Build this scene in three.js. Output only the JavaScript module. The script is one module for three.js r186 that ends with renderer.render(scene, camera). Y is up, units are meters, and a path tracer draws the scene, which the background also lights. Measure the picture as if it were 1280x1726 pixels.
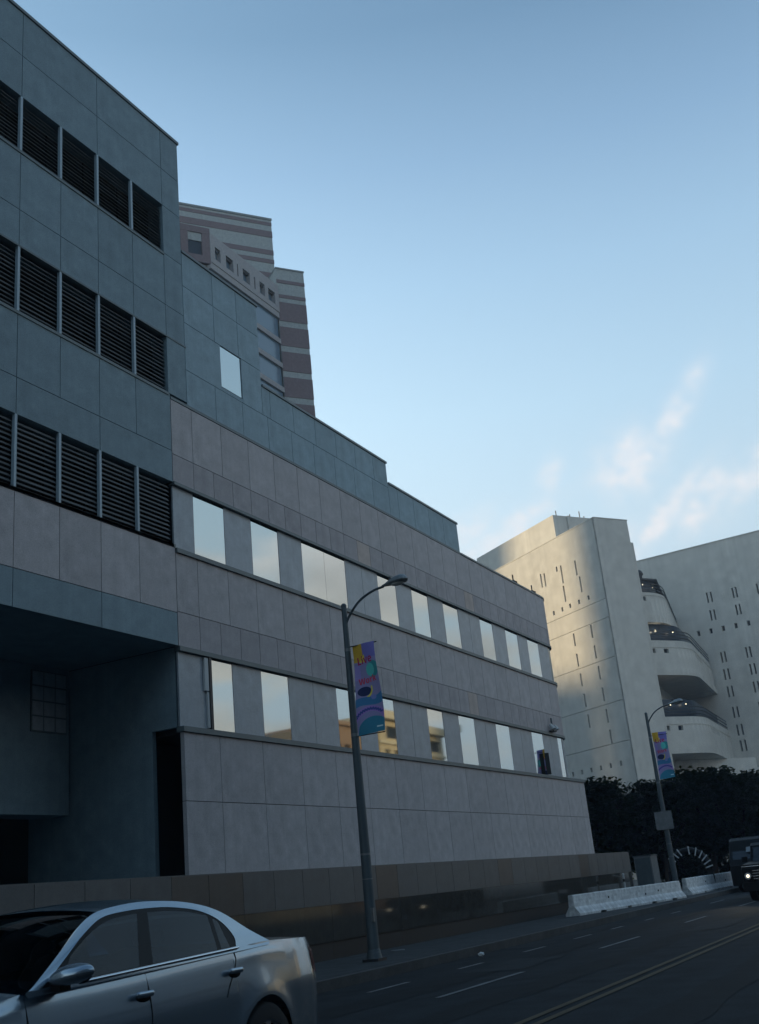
import * as THREE from 'three';
import { mergeGeometries } from 'three/addons/utils/BufferGeometryUtils.js';
import { ImprovedNoise } from 'three/addons/math/ImprovedNoise.js';

// ------------------------------------------------------------ camera
const scene = new THREE.Scene();
const camera = new THREE.PerspectiveCamera(50.86, 759 / 1024, 0.1, 6000);
camera.position.set(0, 1.33, 0);
camera.rotation.set(THREE.MathUtils.degToRad(19.45), THREE.MathUtils.degToRad(26.3), THREE.MathUtils.degToRad(-5.81), 'YXZ');

// ------------------------------------------------------------ renderer, exposure
const renderer = new THREE.WebGLRenderer({ antialias: true });
renderer.setSize(759, 1024);
renderer.toneMapping = THREE.LinearToneMapping;
renderer.toneMappingExposure = 1.05;
renderer.shadowMap.enabled = true;

// ------------------------------------------------------------ sun
const SUN_EL = THREE.MathUtils.degToRad(13);
const sunDir = new THREE.Vector3(-0.929 * Math.cos(SUN_EL), Math.sin(SUN_EL), 0.37 * Math.cos(SUN_EL)).normalize();
const sun = new THREE.DirectionalLight(new THREE.Color(1.0, 0.77, 0.45), 4.2);
sun.position.copy(sunDir).multiplyScalar(400).add(new THREE.Vector3(-30, 0, -80));
sun.target.position.set(-30, 0, -80);
sun.castShadow = true;
sun.shadow.radius = 7;
sun.shadow.mapSize.set(4096, 4096);
Object.assign(sun.shadow.camera, { left: -200, right: 200, top: 160, bottom: -160, near: 1, far: 900 });
sun.name = 'sun';
scene.add(sun, sun.target);

// ------------------------------------------------------------ evening haze
scene.fog = new THREE.FogExp2(0xbcd2e8, .0006);

// ------------------------------------------------------------ noise
let seed = 20031;
const rnd = () => { seed = (seed * 1664525 + 1013904223) >>> 0; return seed / 4294967296; };
const rr = (a, b) => a + (b - a) * rnd();
const perlin = new ImprovedNoise();
const fbm = (x, y, z, o = 5) => { let s = 0, a = 0.5; for (let i = 0; i < o; i++) { s += a * perlin.noise(x, y, z + i * 7.3); x *= 2.03; y *= 2.03; z *= 2.03; a *= 0.5; } return s; };
const sstep = (a, b, x) => { const t = Math.min(1, Math.max(0, (x - a) / (b - a))); return t * t * (3 - 2 * t); };
const mix = (a, b, t) => a + (b - a) * t;

// ------------------------------------------------------------ sky: clear evening air, low broken clouds lit warm by the low sun
{
  const W = 2048, H = 1024, data = new Float32Array(W * H * 4);
  const stops = [[-90, .30, .36, .42], [-2, .52, .60, .66], [0, .68, .79, .87], [8, .74, .88, .97], [17, .71, .90, 1.02], [24, .595, .83, 1.01], [31, .45, .68, .90], [37, .315, .51, .735], [43.5, .198, .352, .538], [55, .135, .255, .42], [90, .085, .175, .325]];
  // wisps of cloud: azimuth left of -z, elevation, half-widths, tilt, strength
  const wisps = [[12.2, 20.1, 1.6, 1.15, 35, .85], [9.2, 22.2, 1.9, .5, 52, .72], [10.9, 17.1, 2.4, .45, 40, .95], [8.7, 17.5, 1.5, .65, 42, .9], [5.9, 18.5, 2.2, .55, 40, .9], [16.7, 19.9, 1.1, .5, 60, .55], [19.4, 17.6, 2.2, .5, 25, .8], [21.5, 18.0, 1.6, .6, 20, .55], [13.4, 15.4, 1.4, .7, 50, .8]];
  for (let j = 0; j < H; j++) {
    const el = ((j + .5) / H - .5) * 180;
    let k = 0; while (k < stops.length - 2 && stops[k + 1][0] < el) k++;
    const t = Math.min(1, Math.max(0, (el - stops[k][0]) / (stops[k + 1][0] - stops[k][0])));
    for (let i = 0; i < W; i++) {
      const ph = ((i + .5) / W - .5) * 2 * Math.PI, e = el * Math.PI / 180;
      const dx = Math.cos(e) * Math.cos(ph), dz = Math.cos(e) * Math.sin(ph), dy = Math.sin(e);
      let r = mix(stops[k][1], stops[k + 1][1], t), g = mix(stops[k][2], stops[k + 1][2], t), b = mix(stops[k][3], stops[k + 1][3], t);
      const az = Math.atan2(-dx, -dz) * 180 / Math.PI;
      const bright = .78 + .65 * Math.pow(Math.cos((az - 102) * Math.PI / 180) + .35, 2);   // air brightens towards the sun's side
      r *= bright; g *= Math.pow(bright, .85); b *= Math.pow(bright, .7);
      if (el > -1 && el < 60) {
        let c = 0, wc = 0;
        if (el < 34) {
          // flat-bottomed low cloud decks, thicker away from the part of the sky in view
          const n = fbm(dx * 5.2 + 3.1, dy * 15 + 1.7, dz * 5.2, 5);
          const dAz = az < 0 ? -az : 0;
          const cover = mix(-.55, .30, sstep(4, 22, az < -1 && az > -150 ? dAz : 0)) * (1 - sstep(17, 23, el)) - .5 * sstep(15.5, 23, el) - (el < 3 ? 0 : 0);
          c = .8 * sstep(.02, .3, n + cover);
        }
        for (const w of wisps) {
          let u = az - w[0]; const v = el - w[1];
          if (Math.abs(u) > 12 || Math.abs(v) > 9) continue;
          u = -u * Math.cos(e);
          const a = w[4] * Math.PI / 180, p = (u * Math.cos(a) + v * Math.sin(a)) / w[2], q = (-u * Math.sin(a) + v * Math.cos(a)) / w[3];
          const d = p * p + q * q; if (d > 6) continue;
          const n = fbm(u * .8 + w[0], v * .8, w[1], 5);
          wc = Math.max(wc, w[5] * Math.min(.9, Math.max(0, Math.exp(-d * .8) * (1 + 2.2 * n))));
        }
        if (wc > 0) { const k = Math.min(.85, wc * (.78 + .9 * fbm(az * 1.9, el * 2.6, 3.3, 4))); r = mix(r, .94, k); g = mix(g, .925, k); b = mix(b, .945, k); }
        if (c > 0) { const sh = .84 + .6 * fbm(dx * 9, dy * 22 + 5, dz * 9, 4), low = sstep(24, 10, el); r = mix(r, mix(1.0, .93, low) * sh, c); g = mix(g, mix(.98, .85, low) * sh, c); b = mix(b, mix(1.02, .73, low) * sh, c); }
      }
      const o = (j * W + i) * 4; data[o] = r; data[o + 1] = g; data[o + 2] = b; data[o + 3] = 1;
    }
  }
  const sky = new THREE.DataTexture(data, W, H, THREE.RGBAFormat, THREE.FloatType);
  sky.mapping = THREE.EquirectangularReflectionMapping; sky.magFilter = THREE.LinearFilter; sky.needsUpdate = true;
  scene.background = sky; scene.environment = sky;
}

// ------------------------------------------------------------ textures and materials
// a tileable grain: coarse patches, fine speckle and a few streaks, in the tint of the surface
function grain(size, period, { coarse = .1, fine = .1, streak = 0, seedZ = 0, coarseScale = 3, dots = 0 } = {}) {
  const d = new Uint8Array(size * size * 4);
  for (let y = 0; y < size; y++) for (let x = 0; x < size; x++) {
    const u = x / size, w = y / size, C = coarseScale, n = (p, q) => fbm(p * C * 2 + seedZ, q * C * 2, seedZ, 5);
    const k = (1 - u) * (1 - w) * n(u, w) + u * (1 - w) * n(u - 1, w) + (1 - u) * w * n(u, w - 1) + u * w * n(u - 1, w - 1);   // wraps round
    let v = 1 + coarse * 1.8 * k;
    if (streak) { const q = (p) => fbm(p * 26, seedZ, 2.5, 3); v += streak * ((1 - u) * q(u) + u * q(u - 1)) * (.6 + k); }
    v += fine * (rnd() - .5);
    if (dots && rnd() < dots) v *= rr(.55, .8);
    const c = Math.max(0, Math.min(255, Math.round(225 * v)));
    const o = (y * size + x) * 4; d[o] = d[o + 1] = d[o + 2] = c; d[o + 3] = 255;
  }
  const t = new THREE.DataTexture(d, size, size); t.colorSpace = THREE.SRGBColorSpace;
  t.wrapS = t.wrapT = THREE.RepeatWrapping; t.magFilter = THREE.LinearFilter; t.minFilter = THREE.LinearMipmapLinearFilter; t.generateMipmaps = true;
  t.repeat.set(1 / period, 1 / period); t.needsUpdate = true; return t;
}
const T = {
  stone: grain(512, 2.6, { coarse: .11, fine: .2, streak: .11, seedZ: 1, dots: .012, coarseScale: 4 }),
  conc: grain(512, 14, { coarse: .09, fine: .08, streak: .10, seedZ: 5, coarseScale: 4 }),
  asphalt: grain(512, 5, { coarse: .26, fine: .34, seedZ: 9, coarseScale: 5, dots: .01 }),
  side: grain(512, 4, { coarse: .2, fine: .22, seedZ: 13, coarseScale: 5, dots: .012 }),
  rail: grain(512, 2.2, { coarse: .22, fine: .14, streak: .28, seedZ: 17, coarseScale: 6, dots: .006 }),
  metal: grain(256, 1.2, { coarse: .16, fine: .06, streak: .12, seedZ: 21 }),
};
const lin = (r, g, b) => new THREE.Color().setRGB(r, g, b);
const M = (c, o = {}) => new THREE.MeshStandardMaterial({ color: lin(...c), roughness: .85, ...o });
const MP = (c, o = {}) => new THREE.MeshPhysicalMaterial({ color: lin(...c), ...o });
// base map grey is 225/255 sRGB (0.75 linear): colours below are given for that
const stoneVar = (c, n, amp, o) => Array.from({ length: n }, (_, i) => { const k = 1 + amp * ((i / (n - 1)) * 2 - 1); return M([c[0] * k, c[1] * k, c[2] * k], { map: T.stone, roughness: .72, ...o }); });
const mat = {
  pink: stoneVar([.575, .545, .55], 5, .04),
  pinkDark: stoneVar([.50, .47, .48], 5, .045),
  pinkPale: stoneVar([.62, .53, .48], 2, .03),
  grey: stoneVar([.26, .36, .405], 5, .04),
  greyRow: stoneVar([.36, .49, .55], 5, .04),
  joint: M([.07, .075, .08]),
  trim: M([.12, .15, .155], { roughness: .5 }),
  coping: M([.16, .19, .2], { roughness: .55 }),
  spandrel: stoneVar([.42, .475, .52], 3, .04, { roughness: .4 }),
  mirror: MP([.48, .515, .51], { metalness: 1, roughness: .03 }),
  paneDark: MP([.02, .025, .03], { roughness: .08 }),
  slat: M([.15, .165, .17], { roughness: .55 }),
  mullion: M([.34, .43, .48], { roughness: .5 }),
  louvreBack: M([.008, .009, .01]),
  wallBand: stoneVar([.13, .135, .135], 3, .06, { roughness: .5 }),
  wallBrown: stoneVar([.075, .07, .062], 3, .02, { roughness: .055 }),
  pilaster: M([.09, .085, .08], { map: T.stone, roughness: .4 }),
  plinth: M([.008, .008, .009], { roughness: .6 }),
  conc: M([.71, .69, .63], { map: T.conc, roughness: .9 }),
  slit: MP([.015, .017, .02], { roughness: .2 }),
  darkGlass: MP([.014, .026, .045], { roughness: .3, specularIntensity: .4 }),
  brick: M([.195, .157, .175], { map: T.stone }),
  brickStripe: M([.35, .36, .38], { map: T.stone }),
  paleStone: M([.37, .42, .43], { map: T.stone }),
  blueGlass: MP([.09, .15, .21], { roughness: .12 }),
  asphalt: MP([.024, .030, .035], { map: T.asphalt, roughness: .95, specularIntensity: .35 }),
  oil: MP([.015, .019, .022], { map: T.asphalt, roughness: .9, specularIntensity: .35 }),
  patch: MP([.034, .040, .044], { map: T.asphalt, roughness: .95, specularIntensity: .35 }),
  sidewalk: MP([.075, .082, .086], { map: T.side, roughness: .95, specularIntensity: .4 }),
  kerb: M([.07, .072, .072], { map: T.side }),
  soil: M([.075, .074, .068], { map: T.asphalt }),
  white: M([.2, .21, .21], { map: T.asphalt }),
  yellow: M([.075, .052, .02], { map: T.asphalt }),
  rail: M([.80, .81, .80], { map: T.rail }),
  pole: M([.10, .13, .145], { map: T.metal, roughness: .55, metalness: .3 }),
  lampHead: M([.26, .29, .30], { map: T.metal, roughness: .45, metalness: .3 }),
  lens: MP([.5, .5, .46], { roughness: .2 }),
  darkMetal: M([.03, .032, .035], { roughness: .5, metalness: .4 }),
  signBack: M([.24, .26, .27], { map: T.metal, roughness: .5, metalness: .5 }),
  cream: M([.62, .52, .35], { map: T.conc }),
  creamTrim: M([.7, .62, .45], { map: T.conc }),
  tan: M([.34, .23, .16], { map: T.conc }),
  roof: M([.12, .11, .1]),
  slate: M([.18, .21, .25], { map: T.conc }),
  whitePost: M([.5, .52, .52]),
};
const pick = (v) => Array.isArray(v) ? v[Math.floor(rnd() * v.length)] : v;

// ------------------------------------------------------------ helpers
const cache = new Map();
function boxGeo(w, h, d, variant = 0) {                       // uv in metres on every face
  const key = [w, h, d].map((v) => v.toFixed(3)).join() + '/' + variant;
  if (cache.has(key)) return cache.get(key);
  const g = new THREE.BoxGeometry(w, h, d), uv = g.attributes.uv, s = [[d, h], [d, h], [w, d], [w, d], [w, h], [w, h]];
  for (let i = 0; i < 24; i++) { const f = s[i >> 2]; uv.setXY(i, uv.getX(i) * f[0] + variant * .73, uv.getY(i) * f[1] + variant * .41); }
  cache.set(key, g); return g;
}
const used = new Map();
function numbered(n) { const k = used.get(n) || 0; used.set(n, k + 1); return k ? `${n}_${String(k).padStart(3, '0')}` : n; }
function add(parent, name, geo, m) { const o = new THREE.Mesh(geo, m); o.name = name; o.castShadow = o.receiveShadow = true; parent.add(o); return o; }
function slab(parent, name, m, x0, x1, y0, y1, z0, z1) {       // box between bounds, in the parent's frame
  const o = add(parent, name, boxGeo(x1 - x0, y1 - y0, z1 - z0, Math.floor(rnd() * 4)), pick(m));
  o.position.set((x0 + x1) / 2, (y0 + y1) / 2, (z0 + z1) / 2); return o;
}
function thing(name, label, category, group, pos = [0, 0, 0], turn = 0) {
  const o = new THREE.Group(); o.name = numbered(name); o.position.set(...pos); o.rotation.y = turn;
  o.userData = { label, category }; if (group) o.userData.group = group; scene.add(o); return o;
}
function single(name, label, category, geo, m, pos = [0, 0, 0], group) {
  const o = add(scene, numbered(name), geo, m); o.position.set(...pos); o.userData = { label, category }; if (group) o.userData.group = group; return o;
}
function struct(name, geo, m, pos = [0, 0, 0]) { const o = add(scene, name, geo, m); o.position.set(...pos); o.userData = { kind: 'structure' }; return o; }
function uvScale(g, k) { const u = g.attributes.uv; for (let i = 0; i < u.count; i++) u.setXY(i, u.getX(i) * k, u.getY(i) * k); return g; }
const shapeOf = (pts) => { const s = new THREE.Shape(); pts.forEach(([x, y], i) => i ? s.lineTo(x, y) : s.moveTo(x, y)); s.closePath(); return s; };
const rectPath = (x0, y0, x1, y1) => { const p = new THREE.Path(); p.moveTo(x0, y0); p.lineTo(x0, y1); p.lineTo(x1, y1); p.lineTo(x1, y0); p.closePath(); return p; };
function skin(x0, x1, y0, y1, holes, depth) {                  // wall skin in the xy plane with openings, front at z = 0
  const s = shapeOf([[x0, y0], [x1, y0], [x1, y1], [x0, y1]]);
  for (const h of holes) if (h[0] > x0 && h[2] < x1 && h[1] > y0 && h[3] < y1) s.holes.push(rectPath(...h));
  const g = new THREE.ExtrudeGeometry(s, { depth, bevelEnabled: false }); g.translate(0, 0, -depth); return g;
}
function prism(pts, y0, y1) {                                  // footprint in xz, extruded upwards
  const g = new THREE.ExtrudeGeometry(shapeOf(pts.map(([x, z]) => [x, -z])), { depth: y1 - y0, bevelEnabled: false });
  g.rotateX(-Math.PI / 2); g.translate(0, y0, 0); return g;
}
function arcWall(cx, cz, r, t, a0, a1, y0, y1) {               // curved wall piece, outer radius r; angle 0 faces +x, positive towards -z
  const p = [], n = 8;
  for (let i = 0; i <= n; i++) { const a = mix(a0, a1, i / n); p.push([cx + r * Math.cos(a), cz - r * Math.sin(a)]); }
  for (let i = n; i >= 0; i--) { const a = mix(a0, a1, i / n); p.push([cx + (r - t) * Math.cos(a), cz - (r - t) * Math.sin(a)]); }
  return prism(p, y0, y1);
}
function tube(pts, r, seg = 24, rad = 8) { return new THREE.TubeGeometry(new THREE.CatmullRomCurve3(pts.map((p) => new THREE.Vector3(...p))), seg, r, rad); }
function grid(nu, nv, f) {                                     // smooth surface from f(u, v) -> [x, y, z]
  const p = [], uv = [], idx = [];
  for (let i = 0; i <= nu; i++) for (let j = 0; j <= nv; j++) { p.push(...f(i / nu, j / nv)); uv.push(i / nu, j / nv); }
  for (let i = 0; i < nu; i++) for (let j = 0; j < nv; j++) { const a = i * (nv + 1) + j, b = a + nv + 1; idx.push(a, b, a + 1, b, b + 1, a + 1); }
  const g = new THREE.BufferGeometry(); g.setAttribute('position', new THREE.Float32BufferAttribute(p, 3)); g.setAttribute('uv', new THREE.Float32BufferAttribute(uv, 2)); g.setIndex(idx); g.computeVertexNormals(); return g;
}
const merged = (list) => mergeGeometries(list.map((g) => { const q = g.index ? g.toNonIndexed() : g; for (const k of Object.keys(q.attributes)) if (!['position', 'normal', 'uv'].includes(k)) q.deleteAttribute(k); return q; }));

// ------------------------------------------------------------ ground, road, pavement
struct('ground', uvScale(new THREE.PlaneGeometry(5000, 5000).rotateX(-Math.PI / 2), 5000), mat.soil, [0, -.06, 0]);
const road = struct('road', uvScale(new THREE.BoxGeometry(18.8, .05, 420), 1), mat.asphalt, [0, -.025, -150]);
{ const u = road.geometry.attributes.uv, p = road.geometry.attributes.position; for (let i = 0; i < u.count; i++) u.setXY(i, p.getX(i), p.getZ(i)); }
// worn, oil-darkened wheel tracks with ragged outlines
function ragged(x, w, z0, z1, y, n = 160) {
  const g = grid(n, 4, (u, v) => { const z = mix(z0, z1, u), e = .16 * fbm(z * .35, x, 1, 4) * 2; return [x + (v - .5) * (w + .5 * fbm(z * .6, x + 4, 3, 4)) + e, y, z]; });
  const uv = g.attributes.uv, p = g.attributes.position; for (let i = 0; i < uv.count; i++) uv.setXY(i, p.getX(i), p.getZ(i)); return g;
}
for (const [x, w] of [[-7.55, .62], [-5.6, .6], [-2.9, .6], [-1.2, .6]]) add(road, 'wheel_track', ragged(x, w, -2, -90, .004), mat.oil).position.set(0, .025, 150);
for (const [x, w, z0, z1] of [[-7.4, 1.1, -17.2, -19.6], [-5.5, .8, -24, -27.5], [-8.9, .7, -22.5, -30]]) add(road, 'asphalt_patch', ragged(x, w, z0, z1, .006, 40), mat.patch).position.set(0, .025, 150);
function marking(name, m, x, z0, z1, w) {
  const g = grid(24, 1, (u, v) => [x + (v - .5) * (w + .02 * fbm(u * 9, x, z0, 3)), 0, mix(z0, z1, u)]);
  const uv = g.attributes.uv, p = g.attributes.position; for (let i = 0; i < uv.count; i++) uv.setXY(i, p.getX(i) * 1.7, p.getZ(i));
  const o = add(road, name, g, m); o.position.set(0, .025 + .008 , 150); return o;
}
for (const [a, b] of [[-14.9, -16.2], [-18.1, -19.15], [-21.2, -22.4], [-24.3, -25.5], [-27.1, -28.1], [-30.2, -31.1], [-33.1, -34.2], [-38.4, -40.6]]) marking('lane_dash', mat.white, -8.33, a, b, .09);
for (const [a, b] of [[-13.67, -16.74], [-20.7, -23.4], [-27.5, -29.8], [-34.3, -37.0]]) marking('lane_dash', mat.white, -6.63, a, b, .09);
marking('centre_line', mat.yellow, -4.42, -2, -55, .1);
marking('centre_line', mat.yellow, -4.2, -2, -55, .1);
const sw = struct('sidewalk', boxGeo(3.5, .21, 150), mat.sidewalk, [-11.45, .045, -60]);
const kerb = struct('kerb', boxGeo(.2, .2, 150), mat.kerb, [-9.55, .052, -60]);
struct('far_sidewalk', boxGeo(5, .2, 400), mat.sidewalk, [11.9, .04, -150]);

// ------------------------------------------------------------ window wing (granite bands and mirror windows)
const FX = -12.7;
const wing = thing('office_wing', 'long granite and mirror-glass office wing with rounded far corner behind the street lamp', 'building');
const CORE = -12.82, ZE = -39.0, RC = 1.3;                     // curved corner: centre z ZE, radius RC
slab(wing, 'core', mat.joint, -30, CORE, .1, 11.4, -40.2, -16.75).position.x -= 1.35;
slab(wing, 'core', mat.joint, -14.2, CORE, 4.6, 11.4, -38.95, -16.75);
slab(wing, 'core', mat.joint, -14.2, CORE, .1, 4.6, -38.95, -18.6);
add(wing, 'core', prism(Array.from({ length: 13 }, (_, i) => { const a = i / 12 * Math.PI / 2; return [-14.0 + (RC - .12) * Math.cos(a), ZE - (RC - .12) * Math.sin(a)]; }).concat([[-14.3, ZE - RC + .12], [-14.3, ZE]]), 4.6, 11.4), mat.joint);
slab(wing, 'core', mat.joint, -30, CORE, 11.4, 12.45, -31.2, -16.75);
slab(wing, 'core', mat.joint, -30, CORE, 12.45, 13.1, -26.3, -16.75);
slab(wing, 'core', mat.joint, -24, CORE, 13.1, 15.3, -19.82, -16.75);
const GAP = .014;
function fpanel(p, name, m, y0, y1, z0, z1, t = .09, front = FX) { return slab(p, name, m, front - t, front, y0 + GAP / 2, y1 - GAP / 2, z1 + GAP / 2, z0 - GAP / 2); }
// a course of panels from za to zb (both positive distances down the street), joints at zs + k * step; then round the corner
function course(name, m, y0, y1, za, zb, zs, step, corner, special = {}) {
  const js = [za]; for (let k = 0, z = zs; z < zb - .25; z = zs + ++k * step) if (z > za + .1) js.push(z); js.push(zb);
  for (let i = 0; i + 1 < js.length; i++) {
    const mid = (js[i] + js[i + 1]) / 2; let mm = m;
    for (const k in special) if (Math.abs(mid - parseFloat(k)) < step / 2) mm = special[k];
    fpanel(wing, name, mm, y0, y1, -js[i], -js[i + 1]);
  }
  if (corner) for (const [a0, a1] of [[0, .52], [.52, 1.05], [1.05, 1.57]]) { add(wing, name, arcWall(-14.0, ZE, RC, .09, a0 + .006, a1 - .006, y0 + GAP / 2, y1 - GAP / 2), pick(m)); }
}
// ground floor courses
for (const [y0, y1] of [[1.2, 3.29], [3.29, 4.56]]) course('stone_panel', mat.pink, y0, y1, 16.47, 40.75, 17.6, 1.5, false);
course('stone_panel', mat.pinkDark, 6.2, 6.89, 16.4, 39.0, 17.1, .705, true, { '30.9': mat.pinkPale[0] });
course('stone_panel', mat.pink, 6.89, 8.1, 16.4, 39.0, 17.1, 1.057, true);
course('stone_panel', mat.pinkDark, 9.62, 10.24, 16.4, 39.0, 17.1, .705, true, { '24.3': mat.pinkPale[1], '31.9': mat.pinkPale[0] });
course('stone_panel', mat.pink, 10.24, 11.48, 16.4, 39.0, 17.1, 1.057, true);
// pale grey upper courses stepping down along the street
course('grey_panel', mat.greyRow, 11.55, 12.4, 16.97, 26.42, 16.97, 1.057, false);
course('grey_panel', mat.greyRow, 11.55, 12.52, 26.42, 31.3, 27.0, 1.057, false);
course('grey_panel', mat.greyRow, 12.4, 13.16, 19.95, 26.42, 20.3, 1.057, false);
fpanel(wing, 'grey_panel', mat.greyRow, 12.4, 13.57, -16.97, -18.3); fpanel(wing, 'grey_panel', mat.greyRow, 12.4, 13.57, -19.12, -19.95);
fpanel(wing, 'grey_panel', mat.greyRow, 12.4, 12.5, -18.3, -19.12);
course('grey_panel', mat.greyRow, 13.57, 14.5, 16.97, 19.95, 18.1, .95, false);
course('grey_panel', mat.greyRow, 14.5, 15.36, 16.97, 19.95, 18.1, .95, false);
const cop = (y, za, zb, x1 = FX + .03) => slab(wing, 'coping', mat.coping, -13.2, x1, y, y + .06, -zb, -za);
cop(15.36, 16.97, 19.98); cop(13.16, 19.98, 26.45); cop(12.52, 26.45, 31.33); cop(11.48, 31.33, 39.0);
add(wing, 'coping', arcWall(-14.0, ZE, RC + .03, .5, 0, 1.57, 11.48, 11.54), mat.coping);
slab(wing, 'reveal_trim', mat.trim, -12.8, FX + .012, 11.485, 11.545, -31.32, -16.4);
// end walls of the steps and far end
slab(wing, 'end_wall', mat.greyRow, -23, -12.72, 13.16, 15.36, -19.95, -19.86);
slab(wing, 'end_wall', mat.greyRow, -30, -12.72, 12.5, 13.16, -26.42, -26.33);
slab(wing, 'end_wall', mat.greyRow, -30, -12.72, 11.5, 12.52, -31.3, -31.21);
slab(wing, 'end_wall', mat.pink, -30, -14.0, 4.6, 11.48, -40.3, -40.21);
slab(wing, 'end_wall', mat.pink, -30, -12.72, .1, 4.56, -40.78, -40.66);
slab(wing, 'ledge', mat.trim, -12.83, FX + .05, 4.56, 4.66, -38.6, -16.42);
slab(wing, 'ledge', mat.trim, -15, FX + .05, 4.56, 4.66, -40.8, -38.6);
const trims = [[6.11, 6.2, .035], [8.1, 8.19, .05], [9.55, 9.62, .035]];
for (const [y0, y1, o] of trims) {
  slab(wing, y0 === 8.1 ? 'window_sill' : 'window_head', mat.trim, -12.82, FX + o, y0, y1, -39.0, -16.4);
  add(wing, y0 === 8.1 ? 'window_sill' : 'window_head', arcWall(-14.0, ZE, RC + o, .15, 0, 1.57, y0, y1), mat.trim);
}
// window bands
function windowBand(y0, y1, wins, openAt) {
  let z = 16.42;
  const cuts = [...wins, [39.0, 39.0]];
  for (const [a, b] of cuts) {
    const n = Math.max(1, Math.round((a - z) / 1.06)), w = (a - z) / n;
    if (a - z > .05) for (let i = 0; i < n; i++) fpanel(wing, 'spandrel_pane', mat.spandrel, y0, y1, -(z + i * w), -(z + (i + 1) * w), .04, FX - .045);
    if (b > a) {
      const m = Math.max(1, Math.round((b - a) / 1.06)), v = (b - a) / m;
      for (let i = 0; i < m; i++) {
        const o = fpanel(wing, 'window', mat.mirror, y0 + .01, y1 - .01, -(a + i * v), -(a + (i + 1) * v), .03, FX - .05);
        o.rotation.y = rr(-.006, .006); o.rotation.z = rr(-.005, .005);
      }
    }
    z = b;
  }
}
windowBand(8.19, 9.55, [[17.1, 18.17], [19.2, 20.3], [21.35, 23.45], [25.24, 26.31], [27.32, 28.39], [29.48, 30.59], [32.35, 33.42], [34.6, 35.75], [36.75, 37.87]]);
windowBand(4.66, 6.11, [[17.42, 18.2], [19.27, 20.33], [22.46, 23.5], [24.4, 25.44], [27.5, 28.52], [29.65, 30.8], [32.57, 33.7], [35.82, 36.9], [38.5, 38.95]]);
for (const [y0, y1] of [[8.19, 9.55], [4.66, 6.11]]) {
  add(wing, 'window', arcWall(-14.0, ZE, RC - .05, .03, .02, .5, y0 + .01, y1 - .01), y0 > 6 ? mat.mirror : mat.spandrel[0]);
  add(wing, 'window', arcWall(-14.0, ZE, RC - .05, .03, .52, 1.55, y0 + .01, y1 - .01), mat.spandrel[1]);
}
fpanel(wing, 'window', mat.mirror, 12.52, 13.56, -18.31, -19.11, .05, FX - .02);
// an open casement at the near end and one near the far end of the lower band
{
  const s1 = slab(wing, 'open_sash', mat.darkMetal, FX - .05, FX + .02, 4.67, 6.1, -17.41, -17.33);
  slab(wing, 'open_sash', mat.whitePost, FX - .04, FX + .01, 5.42, 6.08, -17.31, -17.19); slab(wing, 'open_sash', mat.whitePost, FX - .04, FX, 4.7, 5.4, -17.32, -17.26);
  const s2 = slab(wing, 'open_sash', mat.darkMetal, -.05, .1, 4.68, 5.42, -.02, .02); s2.position.x = FX + .05; s2.position.z = -36.8; s2.rotation.y = .3;
}
// small fittings near the far end
{
  const f = thing('wall_floodlight', 'small floodlight on bracket above far lower windows of granite wing', 'light', null, [FX + .08, 6.22, -37.75]);
  slab(f, 'bracket', mat.darkMetal, -.12, .1, 0, .05, -.15, .15); slab(f, 'stem', mat.pole, -.02, .03, .05, .5, -.03, .03);
  for (const z of [-.2, .2]) { const l = add(f, 'lamp_head', new THREE.CylinderGeometry(.06, .09, .2, 12), mat.whitePost); l.position.set(.06, .16, z); l.rotation.z = .5; }
  for (const z of [-36.9, -38.9]) {
    const r = thing('roof_anchor', z > -38 ? 'thin metal roof frame on granite wing parapet, nearer one' : 'thin metal roof frame at rounded end of parapet', 'roof fitting', 'frames on the parapet', [-13.0, 11.54, z]);
    for (const dz of [0, .35]) slab(r, 'post', mat.darkMetal, -.02, .02, 0, dz ? .32 : .5, -dz - .02, -dz + .02);
    slab(r, 'bar', mat.darkMetal, -.018, .018, .28, .31, -.36, .0);
  }
}

// ------------------------------------------------------------ louvred block
const block = thing('louvred_block', 'tall blue-grey panelled block with three rows of dark louvres and deep recess below', 'building');
const BZ = [16.34, 15.3, 14.25, 13.21, 12.17, 11.12, 10.08];    // joint lines (distance down the street)
slab(block, 'core', mat.louvreBack, -30, -13.2, 6.25, 18.2, -16.3, -7);
slab(block, 'core', mat.louvreBack, -30, -13.2, 11.6, 18.2, -16.9, -16.3);
slab(block, 'end_wall', mat.grey, -30, -13.11, 11.56, 18.3, -16.97, -16.9);
const bp = (m, y0, y1, z0, z1) => fpanel(block, 'wall_panel', m, y0, y1, -z0, -z1, .41);
const strips = (m, y0, y1, per, last = 16.97) => {
  if (last > 16.4) bp(m, y0, y1, BZ[0], last);
  for (let i = 0; i + 1 < BZ.length; i += per) bp(m, y0, y1, BZ[Math.min(i + per, BZ.length - 1)], i ? BZ[i] : (last > 16.4 ? BZ[0] : last));
};
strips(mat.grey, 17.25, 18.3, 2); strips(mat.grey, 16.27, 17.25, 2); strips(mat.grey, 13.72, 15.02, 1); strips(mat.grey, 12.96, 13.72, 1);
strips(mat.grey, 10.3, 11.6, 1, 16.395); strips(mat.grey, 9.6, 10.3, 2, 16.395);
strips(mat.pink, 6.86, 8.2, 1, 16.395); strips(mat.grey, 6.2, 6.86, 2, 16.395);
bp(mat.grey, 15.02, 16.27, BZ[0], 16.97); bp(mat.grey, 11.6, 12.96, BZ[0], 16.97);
slab(block, 'coping', mat.coping, -13.4, FX + .03, 18.3, 18.37, -17.0, -7);
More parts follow.
